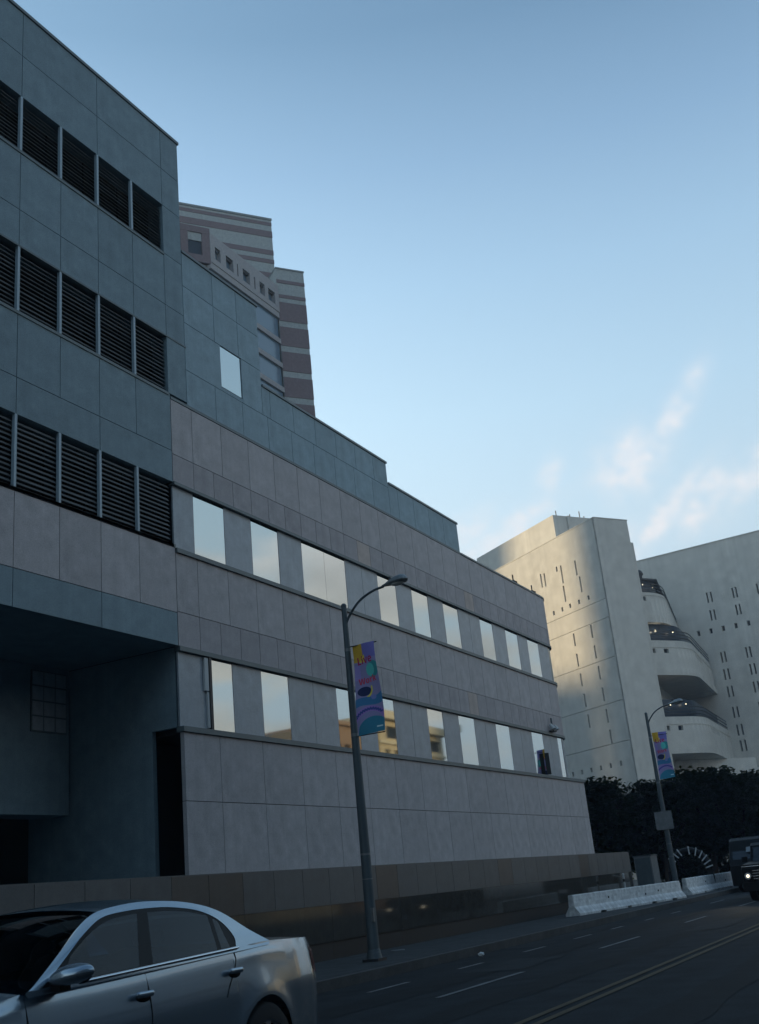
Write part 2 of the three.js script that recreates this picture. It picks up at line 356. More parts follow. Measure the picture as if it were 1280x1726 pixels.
slab(block, 'head_trim', mat.trim, -12.9, FX + .012, 12.93, 12.965, -17.0, -7);
for (const [y0, y1] of [[15.02, 16.27], [11.6, 12.93], [8.26, 9.6]]) {
  slab(block, 'louvre_sill', mat.trim, -13.1, FX + .02, y0 - .06, y0, -BZ[0], -7);
  for (let b = 0; b + 1 < BZ.length - 1; b++) {
    const za = BZ[b] - (b ? .02 : 0), zb = BZ[b + 1] + .02;
    const f = slab(block, 'louvre_frame', mat.louvreBack, -13.17, -13.1, y0, y1, -za, -zb);
    const n = 14, c = f.position;
    for (let k = 0; k < n; k++) { const s = add(f, 'slat', boxGeo(.09, .012, za - zb), mat.slat); s.position.set(-12.80 - c.x, y0 + .05 + k * (y1 - y0 - .06) / n - c.y, 0); s.rotation.z = -.85 + rr(-.06, .06); s.rotation.x = rr(-.004, .004); }
    slab(block, 'mullion', mat.mullion, -12.76, FX + .005, y0, y1, -BZ[b + 1] - .028, -BZ[b + 1] + .028);
  }
}
slab(block, 'louvre_sill', mat.trim, -12.9, FX + .02, 8.2, 8.26, -16.395, -7.0);
// deep recess under the block
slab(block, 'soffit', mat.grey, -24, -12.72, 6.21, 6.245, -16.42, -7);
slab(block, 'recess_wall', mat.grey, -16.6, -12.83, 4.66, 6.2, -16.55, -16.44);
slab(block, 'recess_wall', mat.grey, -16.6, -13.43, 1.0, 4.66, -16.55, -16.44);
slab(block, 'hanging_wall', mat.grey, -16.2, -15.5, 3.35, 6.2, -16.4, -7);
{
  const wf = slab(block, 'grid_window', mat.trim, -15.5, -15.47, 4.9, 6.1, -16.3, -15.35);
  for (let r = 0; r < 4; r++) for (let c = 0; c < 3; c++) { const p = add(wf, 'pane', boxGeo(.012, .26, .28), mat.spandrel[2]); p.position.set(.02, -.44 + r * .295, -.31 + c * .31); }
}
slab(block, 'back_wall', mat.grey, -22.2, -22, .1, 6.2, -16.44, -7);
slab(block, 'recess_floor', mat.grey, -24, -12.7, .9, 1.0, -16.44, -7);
slab(block, 'near_end_wall', mat.grey, -24, -12.8, .1, 6.2, -7, -6.8);

// ------------------------------------------------------------ granite street wall in front of both buildings
const wall = thing('street_wall', 'low granite wall with polished brown lower course along the pavement', 'wall');
slab(wall, 'core', mat.joint, -12.66, -12.46, .1, 1.93, -44.1, -5);
{
  const pil = [[23.2, 23.95], [30.35, 30.95], [37.75, 38.5], [16.3, 17.0]];
  const cuts = [5]; for (let z = 6.05; z < 44; z += 1.06) cuts.push(z); cuts.push(44.15);
  for (let i = 0; i + 1 < cuts.length; i++) {
    const mid = (cuts[i] + cuts[i + 1]) / 2, dark = pil.some(([a, b]) => mid > a - .25 && mid < b + .25);
    slab(wall, 'band_panel', dark ? mat.pilaster : mat.wallBand, -12.47, -12.4, 1.22, 1.95, -cuts[i + 1] + .006, -cuts[i] - .006);
  }
  for (let z = 5, k = 0; z < 44; z += 3.18, k++) {
    const e = Math.min(z + 3.18, 44.15);
    slab(wall, 'polished_panel', mat.wallBrown, -12.47, -12.402, .5, 1.212, -e + .004, -z - .004);
    slab(wall, 'plinth', mat.plinth, -12.52, -12.435, .1, .495, -e + .002, -z - .002);
  }
  slab(wall, 'cap', mat.wallBand, -12.66, -12.41, 1.95, 1.97, -44.1, -5);
  slab(wall, 'end_panel', mat.wallBand, -12.66, -12.4, .1, 1.95, -44.2, -44.155);
}

// ------------------------------------------------------------ striped brick tower far behind
const S25 = 52.7 * Math.PI / 180, EX = -57.5, EZ = -94.85;
const tower = thing('striped_tower', 'distant tower with red brick and pale stone stripes rising behind granite wing', 'building', null, [EX, 0, EZ]);
{
  const turned = (o) => { o.rotation.y = S25; const p = o.position.clone().applyAxisAngle(new THREE.Vector3(0, 1, 0), S25); o.position.copy(p); return o; };
  const sl = (name, m, x0, x1, y0, y1, z0, z1) => turned(slab(tower, name, m, x0, x1, y0, y1, z0, z1));
  // right-hand slab
  sl('wall', mat.paleStone, .15, 3.7, 0, 72.2, -9, 0);
  sl('stripe', mat.brick, .17, 3.72, 70.3, 70.75, -.5, .05); sl('stripe', mat.brick, .17, 3.72, 68.3, 68.75, -.5, .05);
  for (let i = 0; i < 9; i++) sl('brick_panel', mat.brick, .17, 3.72, 65.2 - 3.28 * i, 67.7 - 3.28 * i, -.5, .06);
  // taller slab behind
  sl('wall', mat.paleStone, -18, 3.57, 0, 85.6, -20, -8.95);
  for (const [a, b] of [[84.75, 85.25], [82.95, 83.9], [80.3, 81.0], [79.0, 79.6], [76.9, 77.6], [74.6, 75.6]]) sl('stripe', mat.brick, -17.9, 3.6, a, b, -9.4, -8.9);
  sl('roof_edge', mat.coping, -18, 3.65, 85.6, 85.9, -20, -8.85);
  sl('roof_edge', mat.coping, .1, 3.76, 72.2, 72.4, -9, .08);
  // nearer volume with its long side along the street; coordinates relative to the group
  const Kx = 0, Kz = 13.19;
  const foot = [[Kx - .3, Kz], [Kx - .3, -.2], [-14, -.2], [-14, 16], [Kx - 4.9, Kz + 6.9]];
  add(tower, 'wall', prism(foot, 0, 69.6), mat.paleStone);
  const Y = (y) => 1.33 + (y - 1.33) * 1.25, Z = (z) => -z * 1.25 + .0 - EZ;   // measured heights and distances
  // upper storey skin with deep windows
  const wins = [[65.95, 66.75], [67.55, 68.65], [69.2, 69.4], [70.1, 71.2], [71.85, 72.05], [72.75, 73.6], [74.15, 75.3]].map(([a, b]) => [-Z(a), Y(53.75), -Z(b), Y(55.0)]);
  const g = skin(-Kz, .1, Y(53.2), 69.75, wins, .55);
  const sk = add(tower, 'wall_skin', g, mat.brickStripe); sk.rotation.y = Math.PI / 2; sk.position.x = .3;
  for (const w of wins) { const p = slab(tower, 'window', mat.blueGlass, -.25, -.2, w[1] - .05, w[3] + .05, -w[2] - .05, -w[0] + .05); add(p, 'window_head', boxGeo(.3, .3, w[2] - w[0]), mat.darkMetal).position.set(.2, (w[3] - w[1]) / 2 - .1, 0); }  // dark box at each window top stands in for the recess shadow
  for (let i = 0; i < 7; i++) {
    slab(tower, 'window_band', mat.blueGlass, -.2, -.05, Y(50.4 - 2.5 * i), Y(52.5 - 2.5 * i) + .1, .0, Kz - .2);
    slab(tower, 'stripe', mat.brickStripe, -.3, .2, Y(49.9 - 2.5 * i), Y(50.4 - 2.5 * i), -.05, Kz);
  }
  slab(tower, 'stripe', mat.brickStripe, -.3, .22, Y(52.6), Y(53.2), -.05, Kz);
  // brick-framed end bay
  const eb = new THREE.Vector3(.569, 0, -.822), th = 55.3 * Math.PI / 180;
  const end = (name, m, u0, u1, y0, y1, d0, d1) => { const o = slab(tower, name, m, u0, u1, y0, y1, d0, d1); const p = o.position.clone().applyAxisAngle(new THREE.Vector3(0, 1, 0), th); o.rotation.y = th; o.position.set(p.x + Kx, p.y, p.z + Kz); return o; };
  end('brick_frame', mat.brick, -5.5, .15, Y(55.9), Y(56.5), -.3, .2); end('brick_frame', mat.brick, -5.5, .15, Y(53.0), Y(53.7), -.3, .2);
  end('brick_frame', mat.brick, -.75, .15, Y(53.7), Y(55.9), -.3, .18); end('brick_frame', mat.brick, -3.1, -2.3, Y(53.7), Y(55.9), -.3, .18);
  end('stone_panel', mat.paleStone, -2.3, -.75, Y(55.1), Y(55.9), -.3, .08); end('window', mat.darkGlass, -2.3, -.75, Y(53.7), Y(55.1), -.3, -.05);
}

// ------------------------------------------------------------ concrete tower with slit windows and balconies
const PX = -35.33, PZ = -135.47, THB = 55.3 * Math.PI / 180;    // local x: to the right along the shaded face; local -z: along the sunlit face
const det = thing('concrete_tower', 'pale concrete tower with narrow slit windows and sunlit upper side beyond the trees', 'building', null, [PX, 0, PZ], THB);
{
  slab(det, 'core', mat.conc, .5, 5.8, 0, 45.7, -26, -.3);
  const slits = [];
  for (const [u, y0] of [[4.1, 32.2], [4.05, 29.4], [3.95, 26.6], [3.85, 23.75], [3.8, 20.95], [3.75, 18.3], [7.95, 32.0], [7.95, 29.2], [7.85, 26.5], [7.75, 23.7], [7.65, 20.95], [7.5, 18.2]]) slits.push([u - .16, y0 - 1.75, u + .16, y0]);
  for (const [u, a, b] of [[5.2, 39.4, 41.5], [4.75, 36.9, 39.1], [8.4, 39.2, 41.8], [8.5, 36.6, 38.9], [9.36, 41.2, 41.9], [13.2, 40.0, 42.0], [12.35, 39.9, 41.85]]) slits.push([u - .16, a, u + .16, b]);
  for (const u of [3.6, 5.7, 7.7, 9.5, 11.5]) slits.push([u - .2, 35.5, u + .2, 36.1]);
  for (const u of [2.64, 4.7, 6.7, 8.7, 10.7, 12.7]) slits.push([u - .2, 13.6, u + .2, 14.2]);
  for (const [y0, y1] of [[0, 8.2], [8.26, 16.45], [16.51, 21.5], [21.56, 27.1], [27.16, 32.28], [32.34, 39.15 - 4.4], [34.81, 45.84]]) { const s = add(det, 'wall', skin(-26, 0, y0, y1, slits.map(([a, b, c, d]) => [-c, b, -a, d]), .5), mat.conc); s.rotation.y = -Math.PI / 2; }
  for (const [a, b, c, d] of slits) slab(det, 'slit_window', mat.slit, .36, .46, b - .05, d + .05, -c - .05, -a + .05);
  slab(det, 'wall', mat.conc, 0, 5.75, 0, 45.84, -.3, .02);
  slab(det, 'wall', mat.conc, 5.75, 6.5, 0, 42.87, -12, -.35);
  slab(det, 'wall', mat.conc, 2.2, 9.6, 30, 50.42, -32, -11.14);
  slab(det, 'roof_edge', mat.conc, -.04, 5.82, 45.86, 46.0, -26, .06);
  for (const [x, z, h] of [[3.2, -11.6, .9], [5.6, -11.5, .5], [7.4, -11.5, 1.1], [8.6, -12, .6]]) slab(det, 'antenna', mat.darkMetal, x - .05, x + .05, 50.4, 50.4 + h, z - .05, z + .05);
  slab(det, 'roof_pipe', mat.conc, 4.6, 5.0, 46, 50.4, -11.1, -10.85);
  // stacked balconies
  const tiers = [[11.4, 32.07, 36.75, 29.5, -18.7], [14.4, 24.9, 30.1, 31, -15], [14.5, 14.66, 19.9, 31.8, -14.8]];
  tiers.forEach(([c, y0, y1, ex, ez], i) => {
    // plan of the outer edge: straight along the tower, rounded corner, straight back to the wing
    const dx = ex - c, dz = ez + 1.5, L = Math.hypot(dx, dz), p1 = [c + dx / L * 3.2, -1.5 + dz / L * 3.2], path = [[4.5, -1.5]];
    for (let k = 0; k <= 6; k++) { const t = k / 6, u = 1 - t; path.push([u * u * (c - 2.6) + 2 * u * t * c + t * t * p1[0], u * u * -1.5 + 2 * u * t * -1.5 + t * t * p1[1]]); }
    path.push([ex, ez]);
    const yh = y0 + 3.0, ys = y0 + 3.75, top = i === 0 ? 38.3 : tiers[i - 1][1] + .05;
    for (let k = 0; k + 1 < path.length; k++) {
      const [x0, z0] = path[k], [x2, z2] = path[k + 1], l = Math.hypot(x2 - x0, z2 - z0), ang = Math.atan2(-(z2 - z0), x2 - x0), holes = [];
      if (k === 0) for (const b of [7.6, 9.9]) if (b < c - 3) holes.push([b - 4.5 - .42, yh, b - 4.5 + .42, yh + .6]);
      if (k === path.length - 2) for (let j = 0; j < 6; j++) holes.push([.5 + j * 1.25, yh, .95 + j * 1.25, yh + .55]);
      const seg = (name, m, a, b, hs, d, out) => { const o = add(det, name, skin(0, l, a, b, hs, d), m); o.position.set(x0 + Math.sin(ang) * out, 0, z0 + Math.cos(ang) * out); o.rotation.y = ang; };
      seg('balcony_wall', mat.conc, y0, ys, holes, .35, 0);
      seg('balcony_ledge', mat.conc, y0, y0 + .9, [], .2, .16);
      seg('balcony_coping', mat.conc, ys, ys + .12, [], .45, .06);
      seg('balcony_screen', mat.conc, ys + .12, y1 - .45, [], .12, -.12);
      for (const q of [-.05, .4, .85]) seg('balcony_rail', mat.darkMetal, y1 + q - .05, y1 + q + .05, [], .08, -.12);
    }
    add(det, 'balcony_floor', prism([[5.8, -1.95], ...path.slice(1).map(([x, z]) => [x - .35, z - .4]), [ex, -26], [5.8, -26]], y0 + .05, y0 + .5), mat.conc);
    const yg = Math.min(top, y1 + 2.0);
    add(det, 'balcony_glazing', prism([[5.8, -2.5], ...path.slice(1).map(([x, z]) => [x - .9, z - 1.0]), [ex, -26], [5.8, -26]], y0 + .5, yg), mat.darkGlass);
    if (yg < top - .1) add(det, 'balcony_back_wall', prism([[5.8, -6.5], [c - 3, -6.5], [ex - 5.5, ez - 4.2], [ex - 4, -26], [5.8, -26]], yg, top), mat.conc);
  });
  add(det, 'balcony_roof', prism([[5.8, -2.2], [11.2, -2.2], [29, -19], [29, -26], [5.8, -26]], 38.3, 38.5), mat.darkMetal);
  const hood = add(det, 'roof_vent', new THREE.LatheGeometry([[0, 1.7], [.35, 1.62], [.6, 1.3], [.65, .95], [.45, .8], [.4, 0]].map(([a, b]) => new THREE.Vector2(a, b)), 14), mat.darkMetal); hood.position.set(9.4, 38.4, -3.6);
  slab(det, 'wall', mat.conc, 5.8, 31, 0, 12.6, -26, -3);
  slab(det, 'wall', mat.conc, 5.8, 30, 12.6, 14.66, -26, -9);
}
// ceiling lamps on the balconies, lit
for (const [x, y, z, r, what] of [[9.3, 31.1, -2.3, .2, 'bright lamp on middle balcony of concrete tower, by the tower edge'], [12.4, 31.0, -2.3, .12, 'small lamp on middle balcony of concrete tower, further right'], [8.6, 37.6, -2.3, .11, 'small lamp on top balcony of concrete tower, by the tower edge'], [10.3, 37.3, -2.3, .12, 'small lamp on top balcony of concrete tower, further right'], [9.6, 21.1, -2.3, .12, 'small lamp on lowest balcony of concrete tower, by the tower edge'], [12.3, 21.2, -2.3, .12, 'small lamp on lowest balcony of concrete tower, further right']]) {
  const w = new THREE.Vector3(x, y, z).applyAxisAngle(new THREE.Vector3(0, 1, 0), THB).add(new THREE.Vector3(PX, 0, PZ));
  const l = single('balcony_lamp', what, 'lamp', new THREE.SphereGeometry(r * .75, 12, 8), new THREE.MeshStandardMaterial({ color: 0xfff0d0, emissive: new THREE.Color(1, .92, .7), emissiveIntensity: .8 }), [w.x, w.y, w.z], 'balcony lamps');
  const p = new THREE.PointLight(new THREE.Color(1, .9, .68), .7 * r / .12, 30); p.position.copy(w).add(new THREE.Vector3(.35, 0, .3)); p.castShadow = true; p.name = 'balcony_lamp_light'; scene.add(p);
}
// long wing to the right
const wing2 = thing('concrete_wing', 'long grey concrete wing with paired slit windows at right edge', 'building', null, [-38.17, 0, -170.79], -5.7 * Math.PI / 180);
{
  const holes = [];
  const pairs = [[9.66, 10.3, 40.75], [13.67, 14.2, 40.6], [17.4, 18, 40.4], [9.65, 10.25, 37.9], [13.67, 14.22, 37.9], [17.7, 18.2, 37.9], [9.98, 10.55, 31.2], [13.82, 14.4, 31.2], [9.9, 10.54, 28.55], [13.91, 14.55, 28.6], [9.91, 10.56, 25.9], [13.87, 14.5, 25.9], [10.07, 10.72, 22.75], [14, 14.6, 22.8], [10.14, 10.85, 20.1], [14.1, 14.7, 20.1], [10.2, 10.86, 17.75], [14.2, 14.8, 17.8], [10.5, 11.3, 14.0], [17.8, 18.4, 31.2], [17.9, 18.5, 28.6], [17.9, 18.5, 25.9], [18, 18.6, 22.8], [18, 18.6, 20.1]];
  for (const [a, b, y] of pairs) for (const u of [a, b]) holes.push([u - .13, y - 1.65, u + .13, y]);
  for (let k = 0; k < 9; k++) holes.push([7.0 + k * 1.95, 34.3, 7.45 + k * 1.95, 35.1]);
  add(wing2, 'wall', skin(-6, 60, 0, 48.35, holes, .6), mat.conc);
  slab(wing2, 'core', mat.conc, -6, 60, 0, 48.2, -25, -.75);
  for (const [a, b, c, d] of holes) slab(wing2, 'slit_window', mat.slit, a - .04, c + .04, b - .04, d + .04, -.58, -.48);
  slab(wing2, 'coping', mat.conc, -6, 60, 48.35, 48.5, -1, .08);
}

// ------------------------------------------------------------ unseen blocks added to shade the street and shape the tower's sunlit strip
function shadeBlock(name, label, w, h, d, pos, turn, m, storey) {
  const t = thing(name, label, 'building', null, pos, turn);
  slab(t, 'wall', m, -w / 2, w / 2, 0, h, -d / 2, d / 2);
  slab(t, 'parapet', mat.coping, -w / 2 - .1, w / 2 + .1, h, h + .5, -d / 2 - .1, d / 2 + .1);
  for (let y = 4; y < h - 2; y += storey) for (const s of [-1, 1]) { slab(t, 'window_band', mat.darkGlass, -w / 2 + 1, w / 2 - 1, y, y + 1.6, s > 0 ? d / 2 - .1 : -d / 2 - .06, s > 0 ? d / 2 + .06 : -d / 2 + .1); slab(t, 'window_band', mat.darkGlass, s > 0 ? w / 2 - .1 : -w / 2 - .06, s > 0 ? w / 2 + .06 : -w / 2 + .1, y, y + 1.6, -d / 2 + 1, d / 2 - 1); }
  return t;
}
const along = (w, t) => [.37 * w - .929 * t, 0, .929 * w + .37 * t];
shadeBlock('added_shade_tower', 'tall slab added to shade the concrete tower, hidden behind the louvred block', 12, 70, 41, along(-122.3, 76), Math.atan2(.37, .929), mat.conc, 3.6);
shadeBlock('added_shade_tower', 'second tall slab added to shade the concrete tower, hidden behind the louvred block, farther off', 12, 82, 36, along(-177.5, 80), Math.atan2(.37, .929), mat.conc, 3.6);
shadeBlock('added_shade_tower', 'slab of middle height added between two taller ones to end the sunlit strip, hidden behind the louvred block', 12, 45.5, 17, along(-151.8, 80), Math.atan2(.37, .929), mat.conc, 3.6);
shadeBlock('added_low_shade_block', 'low block added to shade the trees, hidden behind the granite wing', 20, 21, 45, [-66, 0, -50], 0, mat.tan, 3.8);  // added out of view to keep the trees in shade
shadeBlock('added_broad_shade_block', 'broad block added to keep sun off the blocks across the street, hidden behind the louvred block', 22, 44, 100, [-64, 0, 26], 0, mat.conc, 3.8);  // added out of view so sun misses the blocks opposite
shadeBlock('street_block', 'tall slate grey block added unseen across the street beside the viewer to cut sky light', 16, 32, 70, [23.5, 0, 24], 0, mat.slate, 3.7);  // added out of view to darken the street and the recess
shadeBlock('street_block', 'low slate grey block added unseen across the street from the granite wing to cut sky light', 16, 10.5, 30, [23.5, 0, -27], 0, mat.slate, 3.7);  // added out of view to hold back low sky light

// ------------------------------------------------------------ buildings across the street, mirrored in the windows
const cream = thing('cream_building', 'cream building with cornice across the street, seen mirrored in lower windows', 'building', null, [24, 0, -103]);
{
  const holes = []; for (let k = 0; k < 9; k++) for (const y of [2.5, 6, 9.4, 12.7]) holes.push([-8.6 + k * 1.95, y, -7.5 + k * 1.95, y + 1.7]);
  for (let k = 0; k < 4; k++) holes.push([-8.6 + k * 4.4, 15.5, -5.6 + k * 4.4, 16.7]);
  const s = add(cream, 'wall', skin(-9.2, 9.2, 0, 18, holes, .35), mat.cream); s.rotation.y = -Math.PI / 2;
  slab(cream, 'core', mat.cream, .45, 16, 0, 17.6, -9.2, 9.2);
  for (const h of holes) slab(cream, 'window', mat.darkGlass, .3, .4, h[1], h[3], h[0], h[2]);
  slab(cream, 'cornice', mat.creamTrim, -.6, 16, 17.3, 18.1, -9.5, 9.5); slab(cream, 'belt_course', mat.creamTrim, -.2, .1, 14.9, 15.2, -9.3, 9.3);
}
const brown = thing('brown_building', 'brown building across the street, seen mirrored beside the lamp post', 'building', null, [24, 0, -89]);
{
  const holes = []; for (let k = 0; k < 3; k++) for (const y of [2.5, 6, 9.4, 13.2]) holes.push([-2.3 + k * 1.7, y, -1.2 + k * 1.7, y + 1.7]);
  const s = add(brown, 'wall', skin(-2.9, 2.9, 0, 16.9, holes, .3), mat.tan); s.rotation.y = -Math.PI / 2;
  slab(brown, 'core', mat.tan, .4, 14, 0, 16.7, -2.9, 2.9);
  for (const h of holes) slab(brown, 'window', mat.darkGlass, .25, .36, h[1], h[3], h[0], h[2]);
  slab(brown, 'cornice', mat.tan, -.3, 14, 16.6, 17.0, -3, 3);
}
const hall = thing('vaulted_hall', 'hall with low curved roof across the street, mirrored in lower windows', 'building', null, [24, 0, -78]);
{
  slab(hall, 'wall', mat.cream, 0, 14, 0, 12, -5.5, 5.5);
  const p = []; for (let i = 0; i <= 16; i++) { const a = i / 16 * Math.PI; p.push([-Math.cos(a) * 6, 12 + Math.sin(a) * 3.2]); }
  const g = new THREE.ExtrudeGeometry(shapeOf(p), { depth: 15, bevelEnabled: false }); const r = add(hall, 'roof', g, mat.roof); r.rotation.y = Math.PI / 2; r.position.x = -.4;
}

// ------------------------------------------------------------ trees
function makeTree(h, rx, s, low) {
  seed = s;
  const leaves = [], base = [];
  const trunk = [tube([[0, 0, 0], [.06, h * .2, .03], [-.04, h * .4, .05], [0, h * .62, 0]], .16, 12, 8)];
  for (let i = 0; i < 7; i++) { const a = i * 2.4 + rr(-.4, .4), l = rx * rr(.5, .8); trunk.push(tube([[0, h * rr(.26, .38), 0], [Math.cos(a) * l * .45, h * rr(.42, .52), Math.sin(a) * l * .45], [Math.cos(a) * l, h * rr(.58, .78), Math.sin(a) * l]], .06, 8, 6)); }
  const pos = [], nor = [], uv = [];
  const clumps = []; for (let i = 0; i < 210; i++) { const a = rnd() * 6.283, k = Math.sqrt(rnd()), yy = rr(-1, 1), ry = Math.sqrt(Math.max(.05, 1 - yy * yy * .72)); clumps.push([Math.cos(a) * k * rx * ry, h * (low + 1) / 2 + yy * h * (1 - low) / 2 * .92, Math.sin(a) * k * rx * ry, rr(.35, .62)]); }
  const v = new THREE.Vector3(), e = new THREE.Euler(), q = new THREE.Quaternion();
  for (const [cx, cy, cz, r] of clumps) for (let i = 0; i < 62; i++) {
    v.set(rr(-1, 1), rr(-1, 1), rr(-1, 1)); if (v.length() > 1) v.normalize().multiplyScalar(rnd()); v.multiplyScalar(r);
    const px = cx + v.x, py = cy + v.y * .8, pz = cz + v.z, w = rr(.05, .085), l = w * 1.9;
    e.set(rr(-1.1, 1.1), rnd() * 6.283, rr(-.8, .8)); q.setFromEuler(e);
    const c = [[0, 0, -l], [w, .01, 0], [0, 0, l], [-w, .01, 0]].map(([x, y, z]) => new THREE.Vector3(x, y, z).applyQuaternion(q).add(new THREE.Vector3(px, py, pz)));
    const n = new THREE.Vector3(0, 1, 0).applyQuaternion(q);
    for (const k of [0, 1, 2, 0, 2, 3]) { pos.push(c[k].x, c[k].y, c[k].z); nor.push(n.x, n.y, n.z); uv.push(0, 0); }
  }
  const g = new THREE.BufferGeometry(); g.setAttribute('position', new THREE.Float32BufferAttribute(pos, 3)); g.setAttribute('normal', new THREE.Float32BufferAttribute(nor, 3)); g.setAttribute('uv', new THREE.Float32BufferAttribute(uv, 2));
  return { trunk: merged(trunk), crown: g };
}
const bark = M([.06, .05, .042], { roughness: .95 });
const leafM = [[.12, .21, .05], [.10, .18, .05], [.13, .21, .05]].map((c) => MP(c, { roughness: .9, transmission: .5, thickness: 0, side: THREE.DoubleSide }));
const treeKinds = [makeTree(6.2, 2.6, 11, .28), makeTree(6.0, 2.4, 77, .3), makeTree(5.6, 2.8, 301, .06)];
[[-17.4, -56, 0, .98, 'leftmost street tree, against the end of granite wing'], [-14.6, -58.5, 1, .98, 'second street tree from the granite wing, left of far lamp post'], [-12.6, -61, 0, 1.02, 'street tree with the tallest crown right behind far lamp post'], [-10.9, -60, 1, .92, 'street tree right of far lamp post, behind the striped hoop'], [-11.6, -67, 0, 1.0, 'street tree behind the dark van'], [-8.4, -62, 1, .88, 'rightmost street tree, cut by the picture edge'],
 [-19.5, -62, 2, 1.05, 'bushy low-branched tree in back row, left end by granite wing'], [-16.2, -68, 2, 1.1, 'bushy low-branched tree in back row, behind far lamp post'], [-13.2, -71, 2, 1.0, 'bushy low-branched tree in back row, right of far lamp post'], [-9.6, -73, 2, 1.05, 'bushy low-branched tree in back row, at right picture edge'], [-15.0, -64, 2, .8, 'short bushy tree between the two rows of street trees']].forEach(([x, z, k, s, label], i) => {
  const t = thing('street_tree', label, 'tree', 'trees beyond the granite wing', [x, 0, z], i * 1.7);
  t.scale.set(s, s * .95, s); add(t, 'trunk', treeKinds[k].trunk, bark); add(t, 'crown', treeKinds[k].crown, leafM[i % 3]);
});
seed = 555;

// ------------------------------------------------------------ street lamps
const lampA = thing('street_lamp', 'near curved-arm street lamp post standing before the granite wing', 'street lamp', 'street lamps', [-10.62, .15, -19.34]);
{
  add(lampA, 'pole', new THREE.CylinderGeometry(.055, .115, 6.95, 18), mat.pole).position.y = 3.475;
  slab(lampA, 'base', mat.darkMetal, -.17, .17, 0, .05, -.17, .17);
  add(lampA, 'base_cover', new THREE.CylinderGeometry(.12, .16, .18, 18), mat.pole).position.y = .12;
  add(lampA, 'pole_cap', new THREE.SphereGeometry(.06, 12, 8), mat.pole).position.y = 6.95;
  for (const y of [1.5, 1.95, 4.25, 6.0]) add(lampA, 'band', new THREE.CylinderGeometry(.112 - y * .0075, .114 - y * .0075, .06, 18), mat.signBack).position.y = y;
  slab(lampA, 'hand_hole_cover', mat.signBack, .06, .115, .7, .95, .04, .1);
  add(lampA, 'arm', tube([[0, 6.52, 0], [.12, 6.72, 0], [.38, 6.98, 0], [.72, 7.13, 0], [.98, 7.17, 0]], .026, 30, 10), mat.pole);
  const head = add(lampA, 'lamp_head', (() => {
    const prof = [[0, .03, .03], [.08, .045, .05], [.2, .085, .1], [.34, .12, .14], [.46, .125, .145], [.54, .1, .12], [.58, .05, .06], [.6, .005, .008]];
    return grid(28, 20, (u, v) => { const f = u * (prof.length - 1), i = Math.min(prof.length - 2, Math.floor(f)), t = f - i, a = v * 2 * Math.PI; const L = mix(prof[i][0], prof[i + 1][0], t), hh = mix(prof[i][1], prof[i + 1][1], t), ww = mix(prof[i][2], prof[i + 1][2], t); return [L, Math.sin(a) * hh * (Math.sin(a) < 0 ? .45 : 1), Math.cos(a) * ww]; });
  })(), mat.lampHead); head.position.set(.95, 7.175, 0); head.rotation.z = .09;
  const lens = add(head, 'lens', new THREE.SphereGeometry(.1, 16, 10).scale(1.5, .5, 1), mat.lens); lens.position.set(.36, -.035, 0);
  add(head, 'photocell', new THREE.CylinderGeometry(.028, .028, .06, 10), mat.darkMetal).position.set(.2, .12, 0);
  for (const y of [6.06, 4.22]) add(lampA, 'banner_arm', new THREE.CylinderGeometry(.012, .012, .66, 8).rotateZ(Math.PI / 2), mat.darkMetal).position.set(.36, y, 0);
}
const lampB = lampA.clone(); lampB.name = numbered('street_lamp'); lampB.position.set(-10.6, .15, -43.6); scene.add(lampB);
lampB.userData = { label: 'far curved-arm street lamp post behind the gap between white barriers', category: 'street lamp', group: 'street lamps' };

